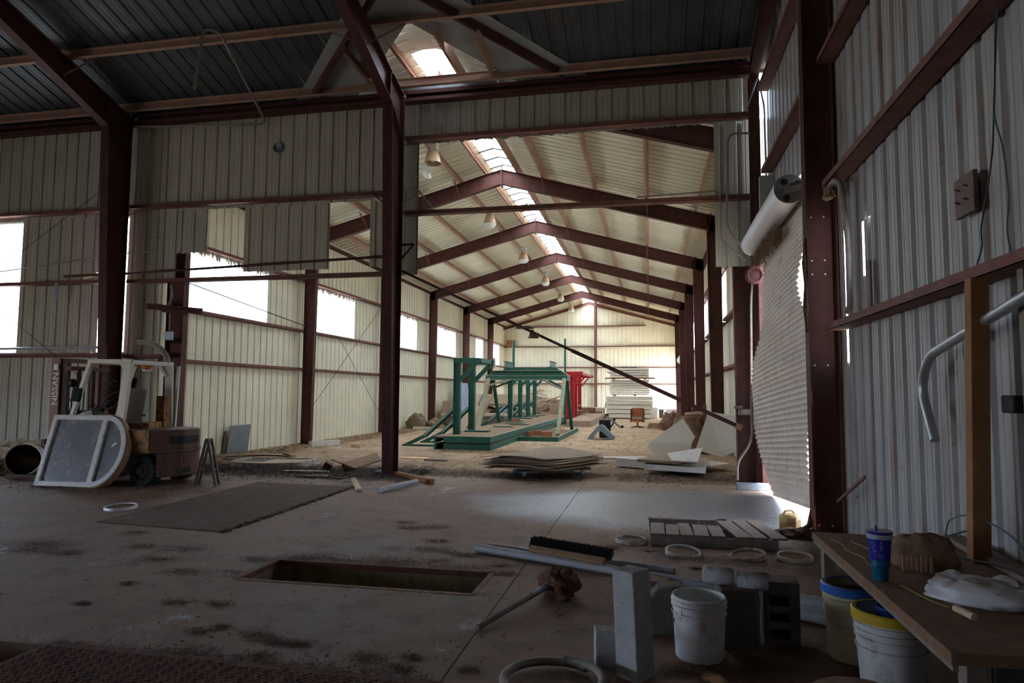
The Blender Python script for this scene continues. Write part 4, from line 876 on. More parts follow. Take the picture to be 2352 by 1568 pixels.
for i, (x, y) in enumerate(((-5.55, 19.2), (-5.47, 20.6), (-5.84, 28.4), (-5.98, 31.4), (-6.02, 33.7), (-6.03, 35.8))):
    b = B(); b.ibeam((x - .07, y, .37), (x - .07, y, 2.46), .19, .19, (1, 0, 0), .17, .014, .012); b.b2((x - .06, y - .02, .37), (x + .11, y + .0, 2.46)); G('post', b)
    if i: b = B(); b.box((x + .22, y - .05, .40), (.75, .34, .06)); G('foot_plate', b)
    b = B(); b.b2((x - .08, y - .08, 2.46), (x + .72, y + .08, 2.60)); G('arm', b)
    b = B(); b.bar((x + .10, y, 1.95), (x + .60, y, 2.46), .10, .12, (1, 0, -1)); G('knee_brace', b)
    b = B(); b.bar((x - .08, y, 1.10), (x - .95, y + .05, .32), .09, .12, (1, 0, 1)); b.bar((x - .90, y + .05, .34), (x - 1.55, y + .05, .03), .09, .10, (1, 0, 1)); G('back_brace', b)
    b = B(); b.b2((x - 1.65, y, .0), (bx0 - .3, y + .1, .06)); G('floor_bar', b)
b = B(); b.b2((-4.87, 19.2, 2.47), (-4.80, 20.65, 2.60)); G('link_beam', b, 'green'); b = B(); b.b2((-4.78, 20.62, 2.36), (-4.72, 20.72, 2.68)); G('end_plate', b, 'sign_white')
b = B(); b.b2((-5.4, 23.4, .38), (-4.7, 23.7, .42)); b.b2((-5.2, 25.2, .38), (-4.5, 25.5, .42)); b.b2((-5.6, 26.4, .38), (-4.9, 26.7, .42)); G('cross_plate', b, 'green')

GA = T('green_gantry', 'green trestle gantry with two olive front legs straddling the green base', 'machine', (-4.6, 26.4, 0))
def A(name, b, m='green', **k): return GA.part(name, b, m, world=True, **k)
for x, xo in ((-3.2, .03), (-6.2, -.03)):
    b = B(); b.bar((x, 26.0, 2.12), (x + xo, 23.8 if x > -4 else 24.4, .12), .13, .13, (1, 0, 0)); A('front_leg', b, 'olive', label='olive painted leg')
    b = B(); b.bar((x, 26.8, 2.12), (x + xo, 28.3, .06), .13, .13, (1, 0, 0)); A('rear_leg', b)
b = B(); b.b2((-6.32, 26.0, 2.10), (-3.10, 26.8, 2.26)); A('lower_beam', b)
for z, x0, x1 in ((2.10, -6.34, -3.08), (2.255, -6.36, -3.05), (2.45, -6.04, -3.34)): b = B(); b.b2((x0, 25.97, z - .012), (x1, 26.7, z + .012)); A('flange_plate', b, 'olive')
b = B(); b.prism([(-6.35, 26.1, 2.26), (-3.06, 26.1, 2.26), (-3.36, 26.1, 2.45), (-6.02, 26.1, 2.45)], (0, .5, 0)); A('upper_beam', b)
b = B(); b.prism([(-4.9, 26.08, 2.44), (-4.2, 26.08, 2.44), (-4.4, 26.08, 2.28), (-4.7, 26.08, 2.28)], (0, .01, 0)); A('notch_plate', b, 'green')
b = B(); b.prism([(-6.55, 29.6, 2.46), (-3.75, 29.6, 2.46), (-4.0, 29.6, 2.70), (-6.3, 29.6, 2.70)], (0, .5, 0)); A('rear_beam', b)
for x in (-6.25, -4.25): b = B(); b.ibeam((x, 29.3, 2.98), (x, 31.2, 2.98), .26, .26, (0, 0, -1), .16); A('stub_beam', b)
for p, q in (((-5.35, 26.0, 2.1), (-6.2, 25.6, 1.85)), ((-4.05, 26.0, 2.1), (-3.2, 25.5, 1.72)), ((-3.95, 26.8, 2.1), (-3.2, 27.2, 1.7)), ((-5.35, 26.8, 2.1), (-6.2, 27.1, 1.8))):
    b = B(); b.bar(p, q, .05, .07); A('corner_brace', b, 'olive' if p[1] < 26.5 else 'green')
b = B(); b.tube([(-3.42, 28.0, .3), (-3.42, 28.0, 3.85)], .045, 8); A('mast_pole', b, 'green'); b = B(); b.tube([(-6.25, 31.2, 2.4), (-6.25, 31.2, 4.05)], .06, 8); A('mast_pole', b, 'green')
b = B(); b.b2((-4.26, 22.15, 0), (-2.93, 22.22, .15)); A('base_rail', b)
b = B(); b.b2((-3.0, 22.22, 0), (-2.93, 28.5, .15)); A('base_rail', b)
b = B(); b.b2((-4.24, 22.22, .0), (-3.0, 28.4, .06)); A('base_tray', b, 'straw')
for i, (x, y, rz, l) in enumerate(((-3.52, 23.6, .1, 'red brick on the gantry base near the olive leg'), (-3.95, 24.2, -.1, 'red brick left of the other on the gantry base'), (-5.35, 27.2, .2, 'red brick lying on the green stand deck'), (-4.12, 23.6, .4, 'dusty half brick at the corner of the gantry base'))):
    b = B(); b.box((0, 0, .05), (.36 if i != 3 else .18, .2, .18)); b = moved(b, (x, y, .40 if i == 2 else .10), rz); one('brick', b, 'brick_red', l, 'brick', group='loose bricks on the machine bases', bev=.01)

RS = T('red_steel_stand', 'bright red steel stand of four bracket posts behind the green gantry', 'machine', (-3.4, 32, 0))
b = B(); b.b2((-3.95, 32.0, 0), (-2.72, 44.2, .28)); RS.part('base', b, 'hardboard', world=True, label='dusty low base')
for i, (x, y) in enumerate(((-4.02, 33.9), (-4.08, 36.3), (-4.13, 38.5), (-4.18, 41.4))):
    b = B(); b.ibeam((x - .1, y, .0), (x - .1, y, 2.5), .22, .22, (1, 0, 0), .18, .016, .012); RS.part('post', b, 'red_paint', world=True)
    b = B(); b.b2((x - .12, y - .09, 2.5), (x + .78, y + .09, 2.66)); RS.part('arm', b, 'red_paint', world=True)
    b = B(); b.bar((x + .12, y, 2.0), (x + .55, y, 2.5), .06, .08, (1, 0, -1)); RS.part('knee_brace', b, 'red_paint', world=True)
b = B(); b.b2((-3.4, 33.9, 2.52), (-3.32, 41.4, 2.64)); RS.part('link_beam', b, 'red_paint', world=True)

# ------------------------------------------------------------------ stacks at the back of the hall
rs = random.Random(5)
z = .06
for k in range(5):
    b = B(); b.b2((-2.66, 43.0, z), (.18 + rs.uniform(-.03, .03), 45.4, z + .232)); one('panel', b, 'panel_cream', 'thick white wall panel in the lower tier of the tall stack', 'panel', group='thick panels of the tall stack', bev=.006); z += .272
for x in (-2.3, -1.2, -.1): b = B(); b.b2((x - .06, 43.0, 0), (x + .06, 45.4, .055)); one('stack_bearer', b, 'wood_old', 'wood bearer under the tall stack of white panels', 'bearer', group='bearers under the tall stack')
z = 1.44
for x in (-2.2, -.9): b = B(); b.b2((x - .06, 43.1, z - .02), (x + .06, 45.2, z + .05)); one('stack_bearer', b, 'oxide_dusty', 'spacer between the lower and middle tiers of white panels', 'bearer', group='spacers in the tall stack')
z = 1.495
for k in range(8):
    x0 = -2.42 + rs.uniform(-.05, .05); b = B(); b.b2((x0, 43.0, z), (-.02 + rs.uniform(-.04, .04), 45.3, z + .092)); one('panel', b, 'panel_cream', 'thin white wall panel in the middle tier of the tall stack', 'panel', group='thin panels of the tall stack', bev=.004); z += .122
b = B(); b.b2((-2.72, 42.95, z + .02), (.34, 43.15, z + .10)); one('beam', b, 'stud_wood', 'orange brown beam lying across the tall white stack', 'beam')
b = B(); b.b2((-2.3, 43.3, z - .005), (-2.2, 45.2, z + .10)); b.b2((-.3, 43.3, z - .005), (-.2, 45.2, z + .10)); one('stack_bearer', b, 'wood_old', 'pair of spacers beside the orange beam on the stack', 'bearer')
z += .105
for k in range(4):
    x0 = -2.42 - (.2 if k == 2 else 0); b = B(); b.b2((x0, 43.05, z), (-.02, 45.3, z + .118)); one('panel', b, 'panel_cream', 'white wall panel in the top tier of the tall stack', 'panel', group='top panels of the tall stack', bev=.004); z += .15
b = B(); b.b2((-1.85, 43.1, z), (-.72, 43.3, z + .07)); one('channel', b, 'chair_dark', 'dark steel channel lying on top of the tall white stack', 'channel')
# low pallet stacks left of it
PT = T('sheet_stack', 'low stack of grey boards on pallets left of the tall white stack', 'stack', (-3.9, 46.5, 0))
for z0, z1, x0, x1, m in ((.12, .3, -4.6, -3.1, 'wood_old'), (.34, .62, -4.75, -3.6, 'tank_rust'), (.34, .60, -3.55, -2.95, 'boards_tan')):
    b = B(); b.b2((x0, 45.4, z0), (x1, 48.2, z1)); PT.part('board_layer', b, m, world=True)
for x in (-4.4, -3.8, -3.2): b = B(); b.b2((x - .05, 45.4, 0), (x + .05, 48.2, .12)); PT.part('bearer', b, 'wood_old', world=True)
b = B(); b.box((-2.85, 44.4, .5), (.06, .12, 1.0), (R(6), R(12), 0)); one('stick', b, 'wood', 'wooden stick leaning on the left end of the tall stack', 'stick')
# stacks of wrapped boards at the left
WS_ = T('board_stack', 'wrapped stack of tan boards on pallets behind the green posts', 'stack', (-7.7, 36, 0))
b = B(); b.b2((-9.1, 35.8, .98), (-6.35, 38.2, 1.50)); WS_.part('top_bundle', b, 'boards_tan', world=True)
b = B(); b.b2((-9.14, 35.76, .95), (-8.55, 35.80, 1.48)); WS_.part('wrap', b, 'wrap_blue', world=True, label='torn pale blue wrap')
b = B(); b.b2((-9.1, 35.8, .84), (-6.4, 38.2, .97)); WS_.part('pallet', b, 'wood_old', world=True)
for k, (x0, x1) in enumerate(((-9.3, -8.3), (-8.25, -7.2), (-7.15, -6.2))):
    b = lump(.55, .9, .34, 40 + k, 12, .35, .6); moved(b, ((x0 + x1) / 2, 36.6, .28)); WS_.part('sack', b, ('kraft', 'wrap_blue', 'boards_tan')[k], world=True)
b = B(); b.b2((-9.3, 35.7, .0), (-6.2, 37.8, .28)); WS_.part('lower_pallet', b, 'wood_old', world=True)
LSK = T('board_stack', 'long low stack of grey boards behind the green posts', 'stack', (-8.2, 29.5, 0))
for k in range(5): b = B(); b.b2((-9.25 + rs.uniform(-.05, .05), 29.4 + rs.uniform(-.05, .05), .06 + .12 * k), (-6.3 + rs.uniform(-.06, .06), 30.6, .16 + .12 * k)); LSK.part('board', b, 'wood_old' if k < 4 else 'boards_tan', world=True)
for x in (-9.0, -7.7, -6.5): b = B(); b.b2((x - .06, 29.4, 0), (x + .06, 30.6, .06)); LSK.part('bearer', b, 'wood_old', world=True)
b = B(); b.bar((-7.55, 31.8, 1.25), (-6.75, 29.2, .67), .5, .03, (.5, 0, 1)); 
for i, x in enumerate((-6.75, -6.3)):
    x -= .35; b = B(); b.bar((x, 25.0, .02), (x + .1, 27.5, 1.5), .36, .04, (0, -1, 1)); one('plank', b, 'hardboard', ('left wide plank leaning behind the olive gantry leg', 'right wide plank leaning behind the olive gantry leg')[i], 'plank')
b = B(); b.box((-10.2, 33.4, .62), (.04, 1.4, 1.1), (0, R(8), 0)); one('chipboard', b, 'hardboard', 'brown board leaning on the left wall behind the stand', 'board')
for k in range(2):
    b = B(); sh = sheet_mesh(.914, 2.1, 'blue_sheet'); ob = link('metal_sheet', sh, None); ob.location = (-9.75 + .1 * k, 34.8 + .35 * k, .03); ob.rotation_euler = (R(-10), 0, R(70 + 8 * k)); ob['label'] = ('bluish corrugated sheet leaning on the left wall, front one', 'bluish corrugated sheet leaning on the left wall, rear one')[k]; ob['category'] = 'sheet'
b = B(); b.box((-10.25, 36.2, 1.0), (.05, .06, 2.2)); one('post', b, 'chair_dark', 'thin dark post by the left wall behind the stand', 'post')
b = lump(.42, .4, .52, 51, 14, .2, .3); moved(b, (-10.0, 28.4, 0)); one('sack', b, 'tarp', 'dark brown sack against the left hall wall', 'sack')
b = lump(.5, .35, .34, 52, 12, .4, .3); moved(b, (-9.35, 28.9, 0)); one('sack', b, 'kraft', 'pale crumpled sack right of the brown sack', 'sack')
b = B(); b.box((-9.45, 27.7, .06), (.85, .2, .12), (0, 0, R(14))); one('board', b, 'board_white', 'white board before the two sacks', 'board')
b = B(); b.box((-10.0, 48.9, 5.2), (.6, .06, .5)); one('wall_box', b, 'stud_wood', 'small brown box high in the far left corner', 'box')
for k in range(120):       # scrap lumber heap
    t = rs.random(); x = -8.2 + 4.2 * t; top = (1.75 - .9 * abs(t - .38) * 2.2); zz = max(.04, top * rs.random() ** .6)
    L = rs.uniform(.6, 1.7); b = B(); yy = rs.uniform(39.8, 41.4); a, e = rs.uniform(-.9, .9), rs.uniform(-.45, .35)
    b.box((0, 0, 0), (L, rs.uniform(.06, .22), rs.uniform(.02, .07)), (rs.uniform(-.3, .3), e, a)); zm = min(v.z for v in b.v); moved(b, (x, yy, max(zz, .005 - zm)))
    one('scrap_board', b, rs.choice(('boards_tan', 'wood_light', 'board_white', 'hardboard')), 'scrap board in the lumber heap before the end wall', 'board', group='boards of the scrap heap')
b = lump(1.9, .6, 1.0, 61, 16, .25, .2); moved(b, (-6.3, 40.9, -.05)); one('scrap_core', b, 'wood_light', 'packed middle of the scrap lumber heap', 'heap', kind='stuff')
b = B(); b.box((-5.0, 38.9, .502), (1.3, .05, 1.0), (R(-12), 0, R(6))); one('chipboard', b, 'hardboard', 'tan chipboard sheet leaning before the scrap heap', 'board')
# odds by the far doorway
for i, (p, d, m, nm, l, c) in enumerate((((.9, 45.2, .55), (.9, .5, .05), 'steel_grey', 'table', 'grey tabletop glaring in the light right of the tall stack', 'table'), ((.75, 45.2, .26), (.3, .3, .52), 'chair_dark', 'pedestal', 'dark pedestal under the grey tabletop', 'pedestal'), ((1.35, 44.0, .3), (.7, .6, .6), 'board_white', 'box', 'white box on the floor near the far doorway', 'box'), ((.35, 44.2, .35), (.3, .3, .7), 'board_white', 'box', 'narrow white box beside the tall stack', 'box'))):
    b = B(); b.box(p, d); one(nm, b, m, l, c, bev=.01)
# orange chair
CH_ = T('office_chair', 'orange vinyl swivel chair alone on the hall floor', 'chair', (-.55, 32.2, 0), rz=R(-4))
b = B(); b.box((0, .22, .68), (.54, .09, .46), (R(-8), 0, 0)); CH_.part('backrest', b, 'orange_vinyl', bev=.03)
b = B(); b.box((0, -.03, .44), (.50, .5, .12)); CH_.part('seat', b, 'tan_vinyl', bev=.04)
for x in (-.29, .29): b = B(); b.box((x, .05, .56), (.035, .5, .62)); CH_.part('arm_panel', b, 'chair_dark', bev=.01)
b = B(); b.box((0, -.05, .32), (.52, .5, .1)); CH_.part('seat_frame', b, 'orange_vinyl')
b = B(); b.cyl((0, 0, .06), (0, 0, .30), .03, n=12); CH_.part('stem', b, 'chair_dark')
for k in range(4): a = .5 + k * 1.571; b = B(); b.bar((0, 0, .07), (.30 * math.cos(a), .30 * math.sin(a), .025), .05, .04); CH_.part('foot', b, 'chair_dark')
# tipped grey chair with black case
GC = T('tipped_chair', 'grey plastic shell tipped over on the hall floor, its caster bar in the air', 'chair', (-1.65, 24, 0))
b = B(); prof = [(-2.12, 0), (-2.02, .16), (-1.78, .44), (-1.66, .50), (-1.55, .46), (-1.30, .20), (-1.18, .11), (-1.20, .04), (-1.34, .02), (-1.60, .26), (-1.72, .30), (-1.86, .16), (-1.96, .01)]
n_ = len(prof); b.add([(x, y, z) for y in (23.6, 24.15) for x, z in prof], [(i, (i + 1) % n_, n_ + (i + 1) % n_, n_ + i) for i in range(n_)]); b.add([(x, y, z) for y in (23.6, 24.15) for x, z in prof], [(0, 1, 2, 10, 11, 12), (2, 3, 9, 10), (3, 4, 8, 9), (4, 5, 6, 7, 8)] + [tuple(n_ + i for i in f) for f in ((12, 11, 10, 2, 1, 0), (10, 9, 3, 2), (9, 8, 4, 3), (8, 7, 6, 5, 4))]); GC.part('shell', b, 'grey_plastic', world=True, bev=.02)
b = B(); b.bar((-1.50, 24.2, .80), (-.98, 24.1, .40), .07, .06); GC.part('caster_bar', b, 'steel_grey', world=True)
for x, y, z in ((-1.46, 24.2, .82), (-1.22, 24.2, .66), (-.94, 24.1, .43)): b = B(); b.cyl((x - .0, y - .03, z), (x, y + .03, z), .05, n=14); GC.part('caster', b, 'black', world=True)
b = B(); b.bar((-1.38, 24.1, .35), (-1.22, 24.12, .58), .04, .05); GC.part('strut', b, 'chair_dark', world=True)
b = B(); b.box((-1.57, 24.6, .32), (.40, .25, .64)); one('power_unit', b, 'black', 'black case with gauges standing behind the tipped grey chair', 'case', bev=.02)
# sheets on a dolly
SD = T('furniture_dolly', 'low wheeled dolly under the fanned stack of warped sheets', 'dolly', (-1.95, 13.3, 0), rz=R(28))
for s in (-.3, .3): b = B(); b.b2((-.75, s - .05, .11), (.75, s + .05, .16)); SD.part('rail', b, 'chair_dark')
for x in (-.6, .6): b = B(); b.b2((x - .05, -.4, .16), (x + .05, .4, .19)); SD.part('crossbar', b, 'chair_dark')
for x in (-.6, .6):
    for s in (-.3, .3):
        b = B(); b.cyl((x, s - .02, .052), (x, s + .02, .052), .05, n=16); SD.part('caster', b, 'dolly_blue'); b = B(); b.box((x, s, .085), (.05, .07, .06)); SD.part('caster_fork', b, 'steel_grey')
rs_d = [rs.uniform(.3, 1.4) for _ in range(9)]
for k in range(9):
    j = lambda: rs.uniform(-.14, .14); zz = .195 + .024 * k; g_ = 10
    c4 = [V((-3.1 + j(), 12.75 + j(), 0)), V((-1.72 + j(), 12.15 + j(), 0)), V((-.95 + j(), 13.5 + j(), 0)), V((-2.25 + j(), 14.75 + j(), 0))]
    b = B(); vs = []
    for dz in (.0, .012):
        for i in range(g_ + 1):
            for q in range(g_ + 1):
                u, v = i / g_, q / g_; p = (c4[0] * (1 - u) + c4[1] * u) * (1 - v) + (c4[3] * (1 - u) + c4[2] * u) * v
                p.z = zz + dz + .045 * math.sin(math.pi * min(1, max(0, u * .9 + v * .25))) * (.4 + .09 * k) - .05 * rs_d[k] * (1 - u) * (1 - v) + .012 * math.sin(5 * v + k) * (k / 8)
                vs.append(p)
    m_ = (g_ + 1) ** 2; fs = []
    for i in range(g_):
        for q in range(g_):
            a = i * (g_ + 1) + q; fs += [(a + g_ + 1, a + g_ + 2, a + 1, a)[::-1] if 0 else (a, a + 1, a + g_ + 2, a + g_ + 1), (m_ + a + g_ + 1, m_ + a + g_ + 2, m_ + a + 1, m_ + a)]
    ring = [i * (g_ + 1) for i in range(g_ + 1)] + [g_ * (g_ + 1) + q for q in range(1, g_ + 1)] + [i * (g_ + 1) + g_ for i in range(g_ - 1, -1, -1)] + [q for q in range(g_ - 1, 0, -1)]
    for a, c_ in zip(ring, ring[1:] + ring[:1]): fs.append((a, c_, m_ + c_, m_ + a))
    b.add(vs, fs); one('hardboard_sheet', b, 'hardboard', 'topmost warped hardboard sheet on the dolly' if k == 8 else 'warped hardboard sheet inside the fanned stack on the dolly', 'sheet', group='warped sheets on the dolly')
# white boards and broken panels at the right
def poly_board(pts, t, m, nm, l, c, **k):
    P = [V(p) for p in pts]; n = (P[1] - P[0]).cross(P[2] - P[0]).normalized() * t; b = B(); b.prism(P, n); return one(nm, b, m, l, c, **k)
poly_board([(-.73, 14.95, .03), (-.05, 14.6, .03), (1.1, 14.9, .03), (1.05, 15.15, .03), (-.1, 14.95, .03), (-.7, 15.2, .03)], .17, 'board_white', 'beam', 'pale boxed beam at the left of the white board pile', 'beam')
poly_board([(-.12, 13.75, .10), (1.02, 13.35, .10), (1.2, 15.1, .13), (.0, 14.6, .13)], .10, 'board_white', 'white_board', 'lowest white board of the pile near the door post', 'board')
poly_board([(-.25, 13.85, .24), (.55, 13.55, .24), (1.0, 14.6, .26), (.1, 14.7, .26)], .05, 'hardboard', 'brown_board', 'thin brown board lying on the white board pile', 'board')
poly_board([(.42, 13.5, .30), (.88, 13.35, .30), (1.12, 15.3, .42), (.35, 14.3, .36)], .02, 'board_white', 'white_board', 'upper triangular white board on the pile', 'board')
poly_board([(1.15, 15.6, .15), (1.65, 14.9, .15), (1.2, 14.3, .15), (.9, 15.0, .15)], .03, 'board_white', 'brown_board', 'tilted board at the right end of the pile', 'board')
poly_board([(-1.35, 16.6, .01), (-.05, 17.0, .01), (-.05, 17.3, .01), (-1.35, 16.9, .01)], .03, 'board_white', 'lath', 'long lath on the floor behind the white board pile', 'board')
poly_board([(-.05, 18., .21), (-.01, 18.05, .33), (.86, 18.45, .95), (1.15, 18.22, .48), (1.05, 18.1, .31), (1.03, 18.05, .13), (.73, 18.0, 0.01), (.35, 18.0, .09), (.13, 17.95, .02)], .012, 'board_white', 'broken_panel', 'broken white panel leaning left of the rusty tank', 'panel')
poly_board([(.96, 15.1, .41), (1.3, 15.9, 1.2), (1.97, 15.85, 1.09), (1.89, 15.3, .43), (1.7, 15.2, .34), (1.51, 15.15, .25), (1.34, 15.1, .30)], .012, 'board_white', 'broken_panel', 'larger broken panel leaning right of the rusty tank', 'panel')
TK = T('tank', 'rusty cylindrical tank machine standing behind the leaning panels', 'tank', (1.32, 19.0, 0))
b = B(); b.lathe([(.0, .0), (.34, .0), (.35, .25), (.36, .9), (.40, .95), (.40, 1.05), (.36, 1.08), (.12, 1.12), (.0, 1.12)], 30); TK.part('body', b, 'tank_rust')
b = B(); b.lathe([(.0, 1.1), (.09, 1.12), (.10, 1.2), (.07, 1.26), (.0, 1.27)], 18, (-.12, 0, .02)); TK.part('cap', b, 'tank_rust')
b = B(); b.lathe([(.12, .0), (.20, .02), (.22, .0), (.22, -.04), (.12, -.04)], 26, (.10, -.40, .82), MX(((1, 0, 0), (0, 0, -1), (0, 1, 0)))); TK.part('flywheel', b, 'tank_rust')
b = B(); b.b2((.07, -.47, .0), (.15, -.40, 1.3)); TK.part('upright', b, 'tank_rust')
for i, (p, s, m, l) in enumerate((((.45, 31.6, .12), (.5, .35, .2), 'kraft', 'low heap of brown rubbish on the floor before the tank'), ((1.0, 30.5, .1), (.5, .6, .5), 'clay', 'brown heap of rags against the right hall wall'), ((1.3, 28.0, .1), (.35, .5, .45), 'tarp', 'tan rag heap nearest behind the rusty tank'))):
    b = lump(s[0], s[1], s[2], 70 + i, 12, .5, .3); moved(b, (p[0], p[1], 0)); one('rag_heap', b, m, l, 'rubbish')
# conduits on the right corner
b = B(); b.tube(bend([(1.47, 12.3, .12), (1.47, 12.3, .42), (1.72, 12.3, .78), (1.76, 12.35, 3.2), (1.80, 12.4, 3.6)], .18), .022, 10); one('conduit', b, 'conduit_dirty', 'pale bent conduit rising from a floor box by the torn door', 'conduit')
b = B(); b.b2((1.42, 11.95, 0), (1.95, 12.12, .11)); one('floor_box', b, 'steel_grey', 'galvanised channel box on the floor at the door corner', 'box', bev=.008)
b = B(); b.tube(bend([(1.85, 12.6, 6.32), (1.45, 12.6, 6.35), (1.40, 12.62, 4.6), (1.72, 12.45, 4.1)], .2), .02, 8); one('conduit', b, 'conduit_dirty', 'grey conduit hooking down the sheeting left of the corner column', 'conduit')
b = B(); b.tube(bend([(-.2, 12.65, 5.26), (1.30, 12.65, 5.30), (1.30, 12.63, 4.4), (1.7, 12.45, 3.95)], .1), .014, 8); one('conduit', b, 'conduit_dirty', 'thin conduit running along the upper girt to the corner', 'conduit')
b = B(); b.tube(bend([(1.80, 12.55, 6.8), (1.98, 12.5, 7.35), (2.06, 12.4, 6.7), (2.06, 12.3, 5.0)], .12), .016, 8); one('conduit', b, 'conduit', 'thin pale conduit looped over the corner column', 'conduit')
b = B(); b.tube([(1.58, 12.9, 1.27), (1.83, 12.9, 1.27)], .06, 12); b.lathe([(.0, .0), (.08, .0), (.08, .05), (.0, .05)], 14, (1.58, 12.9, 1.33)); one('pipe_valve', b, 'conduit_dirty', 'rusty pipe stub with valve on the corner column', 'valve')
for i, y in enumerate((19.3, 25.5, 31.5)):
    b = B(); b.tube([(1.95, y + 1.2, 0.1), (1.95, y + 1.2, 2.2)], .05, 8); b.box((1.93, y + 1.2, .9), (.14, .14, .35)); one('riser', b, 'conduit_dirty', ('grey riser pipe with box behind the first right column', 'grey riser pipe with box behind the second right column', 'grey riser pipe with box behind the third right column')[i], 'pipe')
# ------------------------------------------------------------------ floor finds in the foreground
DM_ = T('floor_mat', 'dark brown sheet lying on the slab before the forklift', 'mat', (-5.7, 8.9, 0))
b = B(); b.prism([(-6.6, 7.2, .001), (-4.75, 7.02, .001), (-4.86, 10.75, .001), (-6.75, 10.9, .001)], (0, 0, .010)); DM_.part('sheet', b, 'mat_brown', world=True)
b = B(); rl = random.Random(2)
for k in range(520): y = rl.uniform(7.0, 10.8); x = -4.76 - .028 * (y - 7) + rl.gauss(0, .02); b.box((x, y, .010), (rl.uniform(.01, .035), rl.uniform(.01, .05), rl.uniform(.004, .014)), (rl.uniform(-.4, .4), rl.uniform(-.4, .4), rl.uniform(0, 3)))
o = DM_.part('dirt_ridge', b, 'litter', world=True); o['kind'] = 'stuff'
TP = T('tread_plate', 'rusty red diamond tread plate in the floor at the lower left', 'plate', (-2.6, 3.0, 0))
b = B(); b.prism([(-3.72, 3.76, .002), (-1.12, 3.70, .002), (-1.12, 2.2, .002), (-3.72, 2.2, .002)], (0, 0, .012)); TP.part('plate', b, 'plate_red', world=True)
b = B()
for i in range(64):
    for j in range(26):
        x, y = -3.69 + .04 * i + (.02 if j % 2 else 0), 3.70 - .03 * j
        if y < 3.70 - .023 * (x + 3.7): b.box((x, y, .0155), (.028, .009, .005), (0, 0, R(50 if (i + j) % 2 else -50)))
o = TP.part('lugs', b, 'plate_red', world=True); o['kind'] = 'stuff'
def lid(x, y, r, m, l, tilt=(0, 0), yt=False):
    t = T('pail_cover', l, 'lid', (x, y, .004), rot=(R(tilt[0]), R(tilt[1]), 0), group='bucket lids on the floor')
    b = B(); b.lathe([(0, .016), (r - .014, .016), (r - .012, .042), (r - .002, .044), (r, .04), (r + .003, .0), (r - .005, .0), (r - .005, .01), (0, .01)], 40); t.part('lid', b, m)
    b = B(); b.lathe([(0, .018), (r * .8, .019), (r - .016, .022)], 30); t.part('dirt_fill', b, 'dusty_brown')
    return t
lid(-.21, 7.53, .165, 'lid_dusty', 'bucket lid left of the pallet, ringed with dry litter'); lid(.31, 7.08, .17, 'plastic_white', 'white bucket lid in front of the left half of the pallet', (6, 3)); lid(.93, 7.08, .17, 'lid_dusty', 'dusty white bucket lid in front of the right half of the pallet', (5, -7)); lid(1.37, 7.10, .165, 'plastic_cream', 'cream bucket lid right of the pallet, full of leaves', (2, 0))
lid(-7.03, 8.07, .20, 'plastic_white', 'lone white bucket lid on the open floor before the forklift', (3, 0))
PA = T('pallet', 'grey weathered wooden pallet with broken top boards', 'pallet', (.63, 7.95, 0), rz=R(1))
for y in (-.5, -.02, .46):
    b = B(); b.box((0, y, .058), (1.28, .045, .095)); PA.part('stringer', b, 'wood_old', bev=.004)
xs_ = [-.56, -.405, -.265, -.105, .055, .225, .395, .57]
for k, x in enumerate(xs_):
    L = (.62, .56, .66, .60, .58, 1.0, .98, 1.02)[k]; w_ = (.145, .135, .13, .15, .14, .16, .14, .15)[k]
    b = B(); b.box((x + (.03 if k > 4 else 0), -.52 + L / 2, .117), (w_, L, .02), (0, 0, R(rnd.uniform(-2, 2) + (7 if k > 4 else 0)))); PA.part('top_board', b, 'wood_old', bev=.003)
b = B(); b.box((-.2, .42, .117), (.9, .09, .02), (0, 0, R(2))); PA.part('top_board', b, 'wood_old', bev=.003)
for x in (-.5, 0, .5): b = B(); b.box((x, -.02, .006), (.12, 1.0, .012)); PA.part('bottom_board', b, 'wood_old')
JG = T('jug', 'dirty amber plastic jug in the glare beside the door post', 'jug', (1.60, 8.55, 0), rz=R(20))
b = B(); b.lathe([(.0, .0), (.115, .0), (.125, .02), (.125, .14), (.12, .17), (.095, .20), (.0, .205)], 8); JG.part('body', b, 'jug', bev=.012)
b = B(); b.tube(bend([(.06, 0, .2), (.03, 0, .24), (-.06, 0, .235), (-.08, 0, .19)], .03), .012, 8); JG.part('handle', b, 'jug')
b = lump(.24, .14, .09, 81, 14, .5, .2); moved(b, (1.62, 8.22, 0)); one('dirt_clod', b, 'litter', 'dark matted clod of dirt in front of the amber jug', 'dirt')
b = B(); b.tube([(1.60, 8.1, .06), (1.76, 8.3, .12), (1.82, 8.40, .3), (1.84, 8.45, .40)], [.035, .03, .025, .03], 8); one('dirty_strap', b, 'litter', 'dirt-caked strap hanging from the torn door hem', 'strap')
for i, (p, q, r, l) in enumerate((((-1.72, 6.74, .045), (1.0, 5.62, .045), .036, 'near grey plastic pipe running under the broom toward the buckets'), ((-1.66, 6.86, .04), (.2, 6.25, .04), .034, 'shorter grey plastic pipe lying behind the long one'), ((.95, 5.30, .05), (1.22, 5.16, .05), .05, 'short white pipe end behind the cinder block'), ((.92, 5.62, .05), (1.25, 5.50, .05), .05, 'dusty pipe end wrapped in fluff near the bench leg'))):
    b = B(); n_ = 24; b.cyl(p, q, r, n=n_, cap=False); b.cyl(q, p, r * .88, n=n_, cap=False); one('plastic_pipe', b, 'pvc', l, 'pipe')
BR = T('push_broom', 'push broom head with black bristles lying on the grey pipes', 'broom', (-.76, 6.42, .02), rz=R(-26))
b = B(); b.box((0, -.03, .075), (.84, .075, .05), (R(35), 0, 0)); BR.part('block', b, 'wood', bev=.012)
b = B(); rb = random.Random(9)
